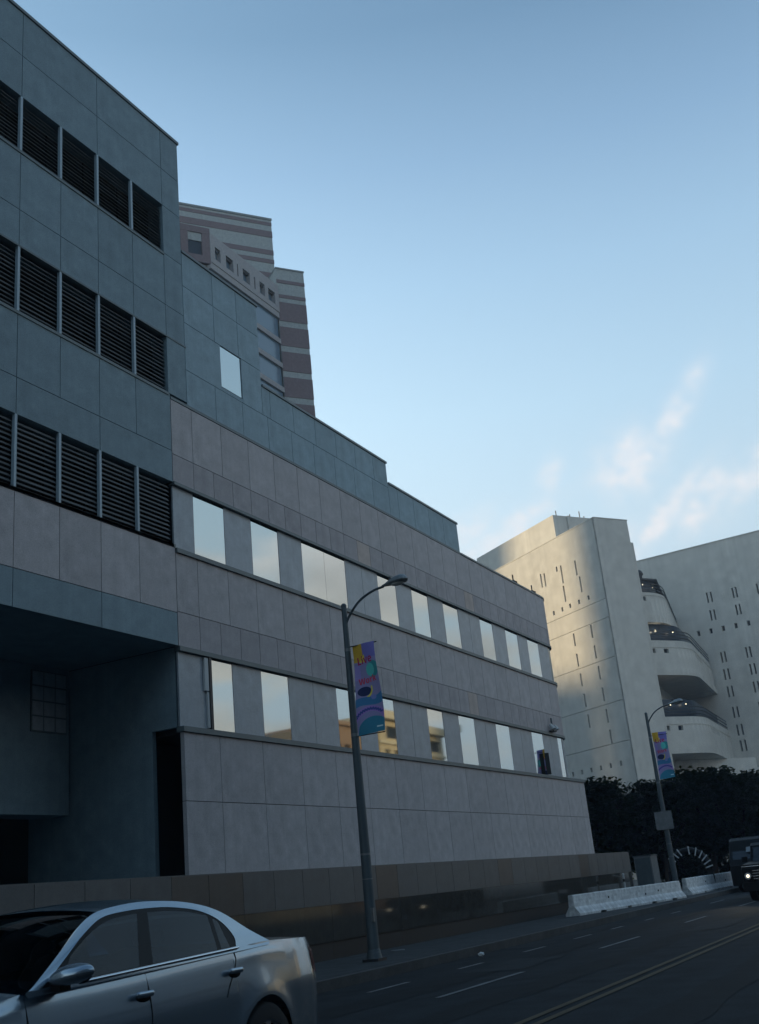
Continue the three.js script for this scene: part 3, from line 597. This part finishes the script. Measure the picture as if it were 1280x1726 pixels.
// banners: printed cloth
function bannerTexture() {
  const c = document.createElement('canvas'); c.width = 256; c.height = 768; const x = c.getContext('2d');
  x.fillStyle = '#9c95c0'; x.fillRect(0, 0, 256, 768);
  x.fillStyle = '#837dc4'; x.fillRect(112, 0, 144, 130);
  x.fillStyle = '#e0b23e'; x.fillRect(0, 0, 112, 150); x.fillStyle = '#ecd35a'; x.beginPath(); x.moveTo(60, 150); x.lineTo(128, 92); x.lineTo(128, 160); x.lineTo(70, 160); x.fill();
  x.fillStyle = '#3f9a9c'; x.beginPath(); x.ellipse(205, 235, 62, 72, .3, 0, 7); x.fill();
  x.fillStyle = '#62cfc6'; x.beginPath(); x.ellipse(172, 235, 46, 56, 0, 0, 7); x.fill();
  x.fillStyle = '#a896d4'; x.fillRect(0, 175, 60, 130);
  x.font = 'bold 92px sans-serif'; x.fillStyle = '#b81f55'; x.save(); x.translate(34, 178); x.rotate(-.05); x.fillText('Live', 0, 0); x.restore();
  x.font = 'bold 74px sans-serif'; x.fillStyle = '#e04058'; x.save(); x.translate(36, 348); x.rotate(-.06); x.fillText('Work', 0, 0); x.restore();
  x.fillStyle = '#2c3560'; x.beginPath(); x.ellipse(86, 408, 66, 40, 0, 0, 7); x.fill();
  x.strokeStyle = '#efdc58'; x.lineWidth = 15; x.beginPath(); x.arc(88, 392, 72, -.3, 1.3); x.stroke();
  x.fillStyle = '#4a86b4'; x.beginPath(); x.moveTo(0, 470); x.bezierCurveTo(90, 430, 170, 500, 256, 430); x.lineTo(256, 520); x.bezierCurveTo(170, 560, 80, 500, 0, 540); x.fill();
  x.fillStyle = '#8390cc'; x.beginPath(); x.ellipse(170, 470, 26, 20, 0, 0, 7); x.fill();
  x.strokeStyle = '#ab86cf'; x.lineWidth = 44; x.beginPath(); x.arc(128, 720, 160, 3.5, 5.9); x.stroke();
  x.strokeStyle = '#47549c'; x.lineWidth = 13; x.beginPath(); for (let i = 0; i <= 60; i++) { const a = 3.75 + i / 60 * 1.7; x.lineTo(128 + Math.cos(a) * (168 + 7 * Math.sin(i * 1.3)), 730 + Math.sin(a) * (168 + 7 * Math.sin(i * 1.3))); } x.stroke();
  x.fillStyle = '#3d8aa4'; x.beginPath(); x.moveTo(0, 768); x.lineTo(20, 700); x.bezierCurveTo(80, 620, 180, 610, 256, 660); x.lineTo(256, 768); x.fill();
  x.fillStyle = '#cfeaec'; x.fillRect(186, 716, 54, 12);
  const t = new THREE.CanvasTexture(c); t.colorSpace = THREE.SRGBColorSpace; return t;
}
const bannerM = new THREE.MeshStandardMaterial({ map: bannerTexture(), roughness: .9, side: THREE.DoubleSide });
function bannerGeo(w, h, s) {
  return grid(10, 30, (u, v) => [u * w + .05 * Math.sin(v * 3.1 + s) * u, v * h + .03 * u * (1 - v), .05 * Math.sin(v * 5 + u * 3 + s) + .09 * u * Math.sin(v * 2.4 + s)]);
}
single('banner', 'purple and yellow street banner lettered in red on near lamp post', 'banner', bannerGeo(.58, 1.86, .6), bannerM, [-10.52, 4.36, -19.34], 'lamp post banners');
single('banner', 'purple street banner with yellow corner on far lamp post', 'banner', bannerGeo(.58, 1.82, 2.2), bannerM, [-10.5, 4.5, -43.6], 'lamp post banners');
{
  const s = thing('road_sign', 'unlettered back of square metal sign on far lamp post', 'sign', null, [-10.6, 2.62, -43.45]);
  const sh = new THREE.Shape(); const w = .34, r = .05; sh.moveTo(-w + r, -w); sh.lineTo(w - r, -w); sh.quadraticCurveTo(w, -w, w, -w + r); sh.lineTo(w, w - r); sh.quadraticCurveTo(w, w, w - r, w); sh.lineTo(-w + r, w); sh.quadraticCurveTo(-w, w, -w, w - r); sh.lineTo(-w, -w + r); sh.quadraticCurveTo(-w, -w, -w + r, -w);
  add(s, 'plate', uvScale(new THREE.ExtrudeGeometry(sh, { depth: .004, bevelEnabled: false }), 1), mat.signBack).position.y = .34;
  for (const y of [.14, .54]) slab(s, 'clamp', mat.darkMetal, -.13, .13, y - .02, y + .02, -.06, .0);
}

// ------------------------------------------------------------ concrete barriers
function barrier(a, b, h, label) {
  const L = Math.hypot(b[0] - a[0], b[1] - a[1]), ang = Math.atan2(-(b[1] - a[1]), b[0] - a[0]);
  const t = thing('concrete_barrier', label, 'barrier', 'white concrete barriers', [a[0], .155, a[1]], ang);
  const prof = (y0) => shapeOf([[-.24, y0], [-.24, .06], [-.2, .12], [-.1, h * .42], [-.075, h - .02], [-.055, h], [.055, h], [.075, h - .02], [.1, h * .42], [.2, .12], [.24, .06], [.24, y0]].map(([x, y]) => [x, y]));
  const gs = []; let z = 0; const slots = [];
  for (let s = L * .18; s < L; s += L * .22) slots.push([s + rr(-.2, .2), rr(.25, .5)]);
  const seg = (z0, z1, y0) => { const g = new THREE.ExtrudeGeometry(prof(y0), { depth: z1 - z0, bevelEnabled: false, steps: Math.max(1, Math.round((z1 - z0) / .3)) }); const p = g.attributes.position; for (let i = 0; i < p.count; i++) { const zz = p.getZ(i) + z0; p.setXYZ(i, p.getX(i) + .012 * perlin.noise(zz * 2, p.getY(i) * 5, L), p.getY(i) + (p.getY(i) > h * .9 ? .012 * perlin.noise(zz * 3, 1, L) : 0), zz); } g.computeVertexNormals(); gs.push(g); };
  for (const [s, w] of slots) { seg(z, s, 0); seg(s, s + w, .055); z = s + w; }
  seg(z, L, 0);
  const m = add(t, 'barrier_body', merged(gs), mat.rail); m.rotation.y = Math.PI / 2;
  for (const [p, y] of [[L * .28, .4], [L * .62, .33], [L * .75, .38]]) { const c = add(t, 'lifting_hole', new THREE.CylinderGeometry(.03, .03, .02, 10).rotateX(Math.PI / 2), mat.darkMetal); c.position.set(p, y, .115); }
  return t;
}
barrier([-11.25, -33.0], [-10.05, -41.6], .6, 'nearer whitewashed concrete road barrier on the pavement edge');
barrier([-10.5, -44.5], [-10.15, -54.5], .62, 'farther whitewashed concrete road barrier, partly behind black pickup');

// ------------------------------------------------------------ vehicles
const paint = MP([.25, .32, .38], { metalness: .7, roughness: .27, clearcoat: 1, clearcoatRoughness: .06 });
const black = MP([.008, .009, .010], { roughness: .45, specularIntensity: .2 });
const rubber = M([.018, .018, .019], { roughness: .8 });
const glassDark = MP([.010, .016, .024], { roughness: .04, ior: 1.45 });
const carGlass = MP([.12, .20, .26], { roughness: .02, transmission: 1, thickness: 0, ior: 1.36 });
const seatM = MP([.03, .034, .04], { roughness: .95, specularIntensity: .3 });
const trimBlack = MP([.010, .010, .011], { roughness: .5, specularIntensity: .3 });
const chrome = M([.65, .67, .7], { metalness: 1, roughness: .15 });
const alloy = M([.4, .42, .45], { metalness: .9, roughness: .3 });
const tailM = MP([.35, .05, .04], { roughness: .12, clearcoat: 1 });
const lampClear = MP([.5, .52, .55], { roughness: .1, clearcoat: 1 });

function wheel(parent, x, y, z, r, w, side) {
  const t = add(parent, 'wheel', (() => { const p = [[r * .62, -w / 2], [r * .9, -w / 2], [r * .98, -w / 2 + .03], [r, 0], [r * .98, w / 2 - .03], [r * .9, w / 2], [r * .62, w / 2]].map(([a, b]) => new THREE.Vector2(a, b)); return new THREE.LatheGeometry(p, 40).rotateZ(Math.PI / 2); })(), rubber);
  t.position.set(x, y, z);
  const rim = add(t, 'rim', merged([new THREE.TorusGeometry(r * .62, .02, 8, 36).rotateY(Math.PI / 2), new THREE.CylinderGeometry(r * .6, r * .6, .04, 32).rotateZ(Math.PI / 2).translate(-side * .06, 0, 0), ...Array.from({ length: 6 }, (_, i) => new THREE.BoxGeometry(.03, r * .62, .07).translate(0, r * .31, 0).rotateX(i * Math.PI / 3)), new THREE.CylinderGeometry(.06, .06, .05, 16).rotateZ(Math.PI / 2)]), alloy);
  rim.position.x = side * w * .38; return t;
}

// silver sedan: l runs from the rear bumper (0) forwards; world z = -8.5 + l
{
  const car = thing('silver_sedan', 'silver four-door sedan passing in the near lane, cut by the picture edge', 'car', null, [-5.9, 0, -8.5]);
  const L = 4.82, HW = .895;
  const lerpT = (tab, l) => { let i = 0; while (i < tab.length - 2 && tab[i + 1][0] < l) i++; const t = Math.min(1, Math.max(0, (l - tab[i][0]) / (tab[i + 1][0] - tab[i][0]))), s = t * t * (3 - 2 * t); return mix(tab[i][1], tab[i + 1][1], tab.smooth === false ? t : mix(t, s, .5)); };
  const top = [[0, .84], [.1, .99], [.28, 1.055], [1.0, 1.075], [1.4, 1.06], [3.0, 1.0], [3.5, .985], [4.1, .89], [4.55, .78], [4.75, .66], [4.82, .56]];
  const plan = [[0, .50], [.05, .62], [.16, .755], [.34, .83], [.62, .872], [1.2, .893], [2.4, .897], [3.8, .885], [4.3, .83], [4.6, .72], [4.76, .58], [4.82, .46]];
  const arches = [[1.1, .365], [3.9, .365]];
  const low = (l) => { let y = .2 + .1 * sstep(.5, .05, l) + .06 * sstep(4.4, 4.8, l); for (const [c, r] of arches) { const d = Math.abs(l - c); if (d < r) y = Math.max(y, .335 + Math.sqrt(r * r - d * d)); } return y; };
  const halfAt = (l, y) => {                                     // outline of a cross-section: sill tuck, mid swell, shoulder, rounded top edge
    const yt = lerpT(top, l), hw = lerpT(plan, l), s = (y - .2) / Math.max(.2, yt - .2);
    let k = .945 + .055 * Math.sin(Math.min(1, s * 1.25) * Math.PI * .5 + .0) ;
    k -= .045 * sstep(.62, .95, s) + .03 * sstep(.9, 1, s);
    for (const [c, r] of arches) { const d = Math.hypot(l - c, y - .335); k += .022 * Math.exp(-Math.pow((d - r) / .09, 2)); }
    return hw * k;
  };
  const ls = []; for (let i = 0; i <= 120; i++) ls.push(i / 120 * L);
  for (const [c, r] of arches) for (const s of [-1, 1]) for (const f of [.97, .999, 1.001]) ls.push(c + s * r * f);
  ls.sort((a, b) => a - b);
  const side = (sg) => { const n = ls.length - 1; return grid(n, 16, (u, v) => { const l = ls[Math.round(u * n)], y = mix(low(l), lerpT(top, l), v); return [sg * halfAt(l, y), y, l]; }); };
  const body = add(car, 'body', merged([side(1), side(-1),
    grid(26, 12, (u, v) => { const l = u * 1.15, t = v * 2 - 1, w = halfAt(l, lerpT(top, l)); return [t * w, lerpT(top, l) + .035 * (1 - t * t) * sstep(0, .4, l), l]; }),
    grid(26, 12, (u, v) => { const l = mix(3.15, L, u), t = v * 2 - 1, w = halfAt(l, lerpT(top, l)); return [t * w, lerpT(top, l) + .06 * (1 - t * t) * sstep(L, 4.3, l), l]; }),
    grid(8, 12, (u, v) => { const y = mix(low(0), lerpT(top, 0), u), t = v * 2 - 1; return [t * halfAt(0, y), y, -.06 * (1 - t * t) ]; }),
    grid(8, 12, (u, v) => { const y = mix(low(L), lerpT(top, L), u), t = v * 2 - 1; return [t * halfAt(L, y), y, L + .06 * (1 - t * t)]; })]), paint);
  add(body, 'underbody', new THREE.BoxGeometry(1.5, .3, 4.4).translate(0, .36, 2.41), rubber);
  for (const [c, r] of arches) for (const s of [-1, 1]) add(body, 'wheel_well', new THREE.CylinderGeometry(r + .015, r + .015, .5, 32, 1, true, -Math.PI / 2, Math.PI).rotateX(0).rotateZ(Math.PI / 2).translate(s * .6, .335, c), rubber);
  // greenhouse: side-view outline mapped on a leaning side surface
  const belt = (l) => mix(1.075, .99, (l - 1.0) / 2.5);
  const lean = (l, y) => { const t = Math.max(0, (y - 1.0) / .44); return .862 - .17 * t - .08 * t * t - .10 * sstep(1.55, .9, l) * t; };
  const onSide = (pts, sg, off, holes = []) => {
    const s = shapeOf(pts); for (const h of holes) { const p = new THREE.Path(); h.forEach(([x, y], i) => i ? p.lineTo(x, y) : p.moveTo(x, y)); p.closePath(); s.holes.push(p); }
    const g = new THREE.ShapeGeometry(s), a = g.attributes.position;
    for (let i = 0; i < a.count; i++) { const l = a.getX(i), y = a.getY(i); a.setXYZ(i, sg * (lean(l, y) + off), y, l); }
    g.computeVertexNormals(); return g;
  };
  const smooth = (pts, n = 60) => new THREE.CatmullRomCurve3(pts.map(([x, y]) => new THREE.Vector3(x, y, 0)), false, 'centripetal').getPoints(n).map((p) => [p.x, p.y]);
  const outerTop = smooth([[.92, 1.075], [1.1, 1.17], [1.35, 1.315], [1.68, 1.405], [2.12, 1.44], [2.45, 1.428], [2.72, 1.39], [2.95, 1.30], [3.2, 1.16], [3.45, 1.02], [3.52, .985]]);
  const winTop = smooth([[1.39, 1.068], [1.36, 1.13], [1.42, 1.24], [1.6, 1.335], [1.9, 1.385], [2.12, 1.394], [2.4, 1.388], [2.67, 1.358], [2.9, 1.268], [3.14, 1.14], [3.39, 1.0]]);
  const rowPts = (a, b, n, f) => Array.from({ length: n + 1 }, (_, i) => { const l = mix(a, b, i / n); return [l, f(l)]; });
  const frameOuter = outerTop.concat(rowPts(3.5, .95, 24, (l) => belt(l) - .03));
  const opening = winTop.concat(rowPts(3.37, 1.4, 24, (l) => belt(l) + .006));
  const inner = smooth([[1.43, 1.072], [1.41, 1.13], [1.46, 1.225], [1.62, 1.312], [1.9, 1.357], [2.12, 1.366], [2.4, 1.36], [2.65, 1.33], [2.86, 1.248], [3.08, 1.13], [3.27, 1.01]]).concat(rowPts(3.25, 1.45, 24, (l) => belt(l) + .01));
  for (const sg of [1, -1]) {
    add(car, 'roof_frame', onSide(frameOuter, sg, 0, [opening]), paint);
    const panes = [];
    const win = (a, b, name) => { const p = []; const top2 = (l) => { let best = 1.1; for (const [x, y] of inner) if (Math.abs(x - l) < .04 && y > best) best = y; return best; }; for (let i = 0; i <= 24; i++) { const l = mix(a[0], b[0], i / 24); p.push([l, belt(l) + .01]); } const q = []; for (let i = 0; i <= 24; i++) { const l = mix(a[1], b[1], i / 24); q.push([l, top2(l)]); } const poly = p.concat(q.reverse()); panes.push(poly); return add(car, name, onSide(poly, sg, -.004), carGlass); };
    win([2.50, 2.30], [3.24, 3.24], 'front_door_window'); win([1.62, 1.56], [2.36, 2.19], 'rear_door_window'); win([1.46, 1.47], [1.575, 1.52], 'quarter_window');
    add(car, 'window_trim', onSide(opening, sg, -.003, panes), trimBlack);
    // belt moulding, door handles, mirror, door gaps
    add(car, 'belt_moulding', tube(rowPts(1.38, 3.05, 12, belt).map(([l, y]) => [sg * (lean(l, y) + .012), y - .004, l]), .008, 40, 6), chrome);
    for (const [l, y] of [[1.5, .895], [2.52, .855]]) {
      const hx = sg * (halfAt(l, y));
      const hd = add(car, 'door_handle', new THREE.CapsuleGeometry(.02, .13, 6, 10).rotateX(Math.PI / 2).scale(.8, 1, 1), paint); hd.position.set(hx + sg * .032, y + .012, l);
      const cup = add(hd, 'handle_recess', new THREE.SphereGeometry(.05, 12, 8).scale(.3, .62, 1.5), trimBlack); cup.position.set(-sg * .03, -.022, -.02);
    }
    const mir = add(car, 'mirror', (() => { const g = new THREE.SphereGeometry(1, 28, 20); const p = g.attributes.position; for (let i = 0; i < p.count; i++) { const x = p.getX(i), y = p.getY(i), z = p.getZ(i); p.setXYZ(i, x * .16, y * .066 * (y < 0 ? .75 : 1) + .02 * x * sg, z * (z < 0 ? .055 : .12) ); } g.computeVertexNormals(); return g; })(), paint);
    mir.position.set(sg * .99, 1.05, 3.27);
    add(mir, 'mirror_base', new THREE.BoxGeometry(.12, .05, .09).translate(-sg * .12, -.055, .0), trimBlack);
    add(mir, 'mirror_glass', new THREE.CircleGeometry(1, 24).scale(.1, .05, 1).rotateY(Math.PI).translate(0, .0, -.056), glassDark);
    for (const l of [1.43, 2.44, 3.5]) add(car, 'door_gap', tube(Array.from({ length: 7 }, (_, i) => { const y = mix(l < 1.5 ? .74 : .3, belt(l) - .02, i / 6), ll = l < 1.5 ? l + .18 * sstep(1, .72, y) : l; return [sg * (halfAt(ll, y) + .0005), y, ll]; }), .0045, 12, 5), trimBlack);
    add(car, 'tail_light', grid(10, 8, (u, v) => { const l = mix(.02, .3, u), y = mix(.78, mix(.93, .99, u), v); return [sg * (halfAt(l, y) + .004), y, l]; }), tailM);
    add(car, 'headlight', grid(10, 6, (u, v) => { const l = mix(4.35, 4.74, u), y = mix(.56, lerpT(top, l) - .03, v); return [sg * (halfAt(l, y) + .004), y, l]; }), lampClear);
    for (const [c] of arches) wheel(car, sg * .79, .33, c, .325, .21, sg);
  }
  // roof, windscreen, rear window
  const rail = outerTop.filter(([l]) => l > 1.3 && l < 2.72);
  add(car, 'roof', grid(rail.length - 1, 14, (u, v) => { const [l, y] = rail[Math.round(u * (rail.length - 1))], t = v * 2 - 1; return [t * lean(l, y), y + .045 * (1 - t * t), l - .0 + .05 * (1 - t * t) * (l > 2.4 ? (l - 2.4) / .32 : 0)]; }), paint);
  const span = (a, b, name, m, bow) => { const seg = outerTop.filter(([l]) => l >= a && l <= b); return add(car, name, grid(seg.length - 1, 14, (u, v) => { const [l, y] = seg[Math.round(u * (seg.length - 1))], t = v * 2 - 1; return [t * (lean(l, y) - .012), y - .008 + .03 * (1 - t * t), l + bow * (1 - t * t)]; }), m); };
  span(2.7, 3.53, 'windscreen', carGlass, .12); span(.9, 1.32, 'rear_window', carGlass, -.08);
  for (const x of [-.37, .37]) { const st = add(car, 'front_seat', new THREE.CapsuleGeometry(.13, .42, 6, 14).scale(1.7, 1, .7).rotateX(.28).translate(x, .82, 1.95), seatM); add(st, 'headrest', new THREE.CapsuleGeometry(.07, .12, 6, 12).rotateZ(Math.PI / 2).translate(x, 1.2, 1.84), seatM); }
  add(car, 'rear_seat', new THREE.CapsuleGeometry(.16, .9, 6, 14).rotateZ(Math.PI / 2).scale(1, 1.6, .8).translate(0, .8, 1.15), seatM);
  const sw2 = add(car, 'steering_wheel', new THREE.TorusGeometry(.18, .016, 8, 30).rotateX(-.4), trimBlack); sw2.position.set(.37, .95, 2.72);
  slab(car, 'parcel_shelf', seatM, -.66, .66, .96, .99, .75, 1.2);
  slab(car, 'dashboard', trimBlack, -.7, .7, .8, 1.0, 2.9, 3.3);
  slab(car, 'licence_plate', lampClear, -.16, .16, .78, .92, -.075, -.07);
}

// black pickup facing us in the far lanes, headlights on
{
  const t = thing('black_pickup', 'black square-fronted pickup with headlights on, cut by right picture edge', 'pickup', null, [-6.0, 0, -37]);
  const bod = (pts, w) => { const g = new THREE.ExtrudeGeometry(shapeOf(pts), { depth: w - .1, bevelEnabled: true, bevelSize: .05, bevelThickness: .05, bevelSegments: 3 }); g.translate(0, 0, -(w - .1) / 2); g.rotateY(Math.PI / 2); return g; };
  // side profile: x runs backwards along the truck
  add(t, 'body', bod([[.05, .48], [.02, .95], [.08, 1.05], [1.3, 1.12], [5.1, 1.12], [5.2, .55], [4.6, .5], [4.5, .78], [3.8, .78], [3.7, .5], [1.35, .5], [1.25, .8], [.5, .8], [.42, .5]], 1.76), black);
  add(t, 'cab', bod([[1.35, 1.1], [1.75, 1.62], [1.95, 1.7], [2.9, 1.7], [3.1, 1.62], [3.2, 1.1]], 1.56), black);
  add(t, 'windscreen', grid(2, 2, (u, v) => [mix(-.68, .68, u), mix(1.15, 1.6, v), mix(-1.3, -1.66, v)]), glassDark);
  slab(t, 'grille', trimBlack, -.55, .55, .62, .95, -.05, .04);
  for (let i = 0; i < 4; i++) slab(t, 'grille_bar', chrome, -.55, .55, .66 + i * .08, .672 + i * .08, .04, .05);
  slab(t, 'hood_trim', chrome, -.86, .86, 1.035, 1.055, -.03, .01);
  const bm = add(t, 'bumper', bod([[-.1, .36], [-.1, .52], [.08, .52], [.08, .36]], 1.84), trimBlack); slab(t, 'bumper_trim', chrome, -.9, .9, .5, .53, .1, .14);
  slab(t, 'licence_plate', lampClear, -.16, .16, .4, .5, .15, .155);
  const em = new THREE.MeshStandardMaterial({ color: 0xffffff, emissive: new THREE.Color(1, .86, .6), emissiveIntensity: 1.8 });
  for (const s of [-1, 1]) {
    const h = add(t, 'headlight', new THREE.CylinderGeometry(.1, .1, .05, 20).rotateX(Math.PI / 2), chrome); h.position.set(s * .7, .76, .05);
    add(h, 'bulb', new THREE.SphereGeometry(.05, 12, 8), em).position.z = .03;
    slab(t, 'turn_signal', trimBlack, s > 0 ? .56 : -.84, s > 0 ? .84 : -.56, .58, .62, .02, .06);
    for (const z of [-.87, -4.15]) wheel(t, s * .76, .36, z, .36, .22, s);
    slab(t, 'side_mirror', black, s > 0 ? .9 : -1.08, s > 0 ? 1.08 : -.9, 1.18, 1.34, -1.6, -1.5);
    const l = new THREE.SpotLight(new THREE.Color(1, .85, .58), 5, 60, .28, .6); l.position.set(-6.0 + s * .7, .76, -36.88); l.target.position.set(-6.0 + s * .8, .2, -24); l.castShadow = true; l.name = 'headlight_beam'; scene.add(l, l.target);
  }
}
// dark van further back
{
  const t = thing('dark_van', 'dark van with pale panel standing in for a windscreen reflection, parked behind the farther barrier', 'van', null, [-8.35, 0, -47.5]);
  const g = new THREE.ExtrudeGeometry(shapeOf([[0, .3], [-.02, 1.0], [.15, 1.2], [.75, 1.95], [1.0, 2.05], [4.6, 2.05], [4.75, 1.9], [4.8, .35], [4.2, .3], [4.1, .62], [3.5, .62], [3.4, .3], [1.4, .3], [1.3, .62], [.7, .62], [.6, .3]]), { depth: 1.7, bevelEnabled: true, bevelSize: .05, bevelThickness: .06, bevelSegments: 3 }); g.translate(0, 0, -.85); g.rotateY(Math.PI / 2);
  add(t, 'body', g, black);
  add(t, 'windscreen', grid(2, 2, (u, v) => [mix(-.76, .76, u), mix(1.26, 1.9, v), mix(-.12, -.66, v)]), glassDark);
  slab(t, 'reflection_panel', mat.signBack, -.2, .1, 1.48, 1.74, -.36, -.33).rotation.x = -.7;  // pale panel on the glass stands in for a reflection
  slab(t, 'licence_plate', lampClear, -.2, .2, .62, .76, .06, .07); slab(t, 'grille', chrome, -.5, .5, .92, 1.0, .02, .06);
  for (const s of [-1, 1]) { slab(t, 'headlight', lampClear, s > 0 ? .55 : -.82, s > 0 ? .82 : -.55, .82, .98, .02, .06); for (const z of [-1.0, -3.8]) wheel(t, s * .76, .33, z, .33, .2, s); }
}

// ------------------------------------------------------------ small things on the pavement
{
  const t = thing('striped_hoop', 'dark round-topped hoop with short white stripes behind farther barrier', 'hoop', null, [-11.2, .15, -49]);
  add(t, 'frame', new THREE.TorusGeometry(.82, .13, 10, 40, Math.PI * .95).translate(0, .85, 0), trimBlack);
  slab(t, 'post', trimBlack, -.95, -.72, 0, .9, -.08, .08); slab(t, 'post', trimBlack, .72, .95, 0, .9, -.08, .08);
  for (const a of [.12, .34, .58, .82, 1.1, 1.45, 1.95, 2.2, 2.5]) { const s = add(t, 'white_stripe', boxGeo(.34, .05, .03), mat.whitePost); s.position.set(Math.cos(a) * .84, .85 + Math.sin(a) * .84, .125); s.rotation.z = a + .15; }
  const c = thing('utility_cabinet', 'grey metal utility cabinet beyond the end of the granite wall', 'cabinet', null, [-12.25, .15, -46]);
  slab(c, 'housing', mat.signBack, -.35, .35, .06, 1.6, -.5, .5); slab(c, 'door', mat.pole, -.31, .31, .12, 1.54, .5, .52); slab(c, 'base', mat.kerb, -.38, .38, 0, .06, -.53, .53); slab(c, 'cap', mat.pole, -.38, .38, 1.6, 1.64, -.53, .53);
  const p = thing('marker_post', 'thin white marker post standing behind nearer barrier', 'post', null, [-11.9, .15, -41.2]);
  add(p, 'post', new THREE.CylinderGeometry(.035, .04, 1.0, 12), mat.whitePost).position.y = .5; add(p, 'cap', new THREE.SphereGeometry(.045, 12, 8), mat.whitePost).position.y = 1.0; add(p, 'collar', new THREE.CylinderGeometry(.042, .042, .1, 12), mat.darkMetal).position.y = .8;
  single('utility_disc', 'small pale round lid set in pavement right of near lamp post', 'lid', merged([new THREE.CylinderGeometry(.13, .13, .012, 28), new THREE.TorusGeometry(.14, .012, 6, 30).rotateX(Math.PI / 2)]), mat.signBack, [-11.6, .158, -22.2]);
  const paper = new THREE.IcosahedronGeometry(.06, 2); { const q = paper.attributes.position; for (let i = 0; i < q.count; i++) { const k = 1 + .5 * perlin.noise(q.getX(i) * 30, q.getY(i) * 30, q.getZ(i) * 30); q.setXYZ(i, q.getX(i) * k, q.getY(i) * k * .7, q.getZ(i) * k); } paper.computeVertexNormals(); }
  single('paper_scrap', 'crumpled white paper scrap lying in the gutter', 'litter', paper, mat.whitePost, [-9.1, .04, -20.9]);
}

scene.traverse((o) => { if (o.isMesh) { o.castShadow = true; o.receiveShadow = true; } });
renderer.render(scene, camera);
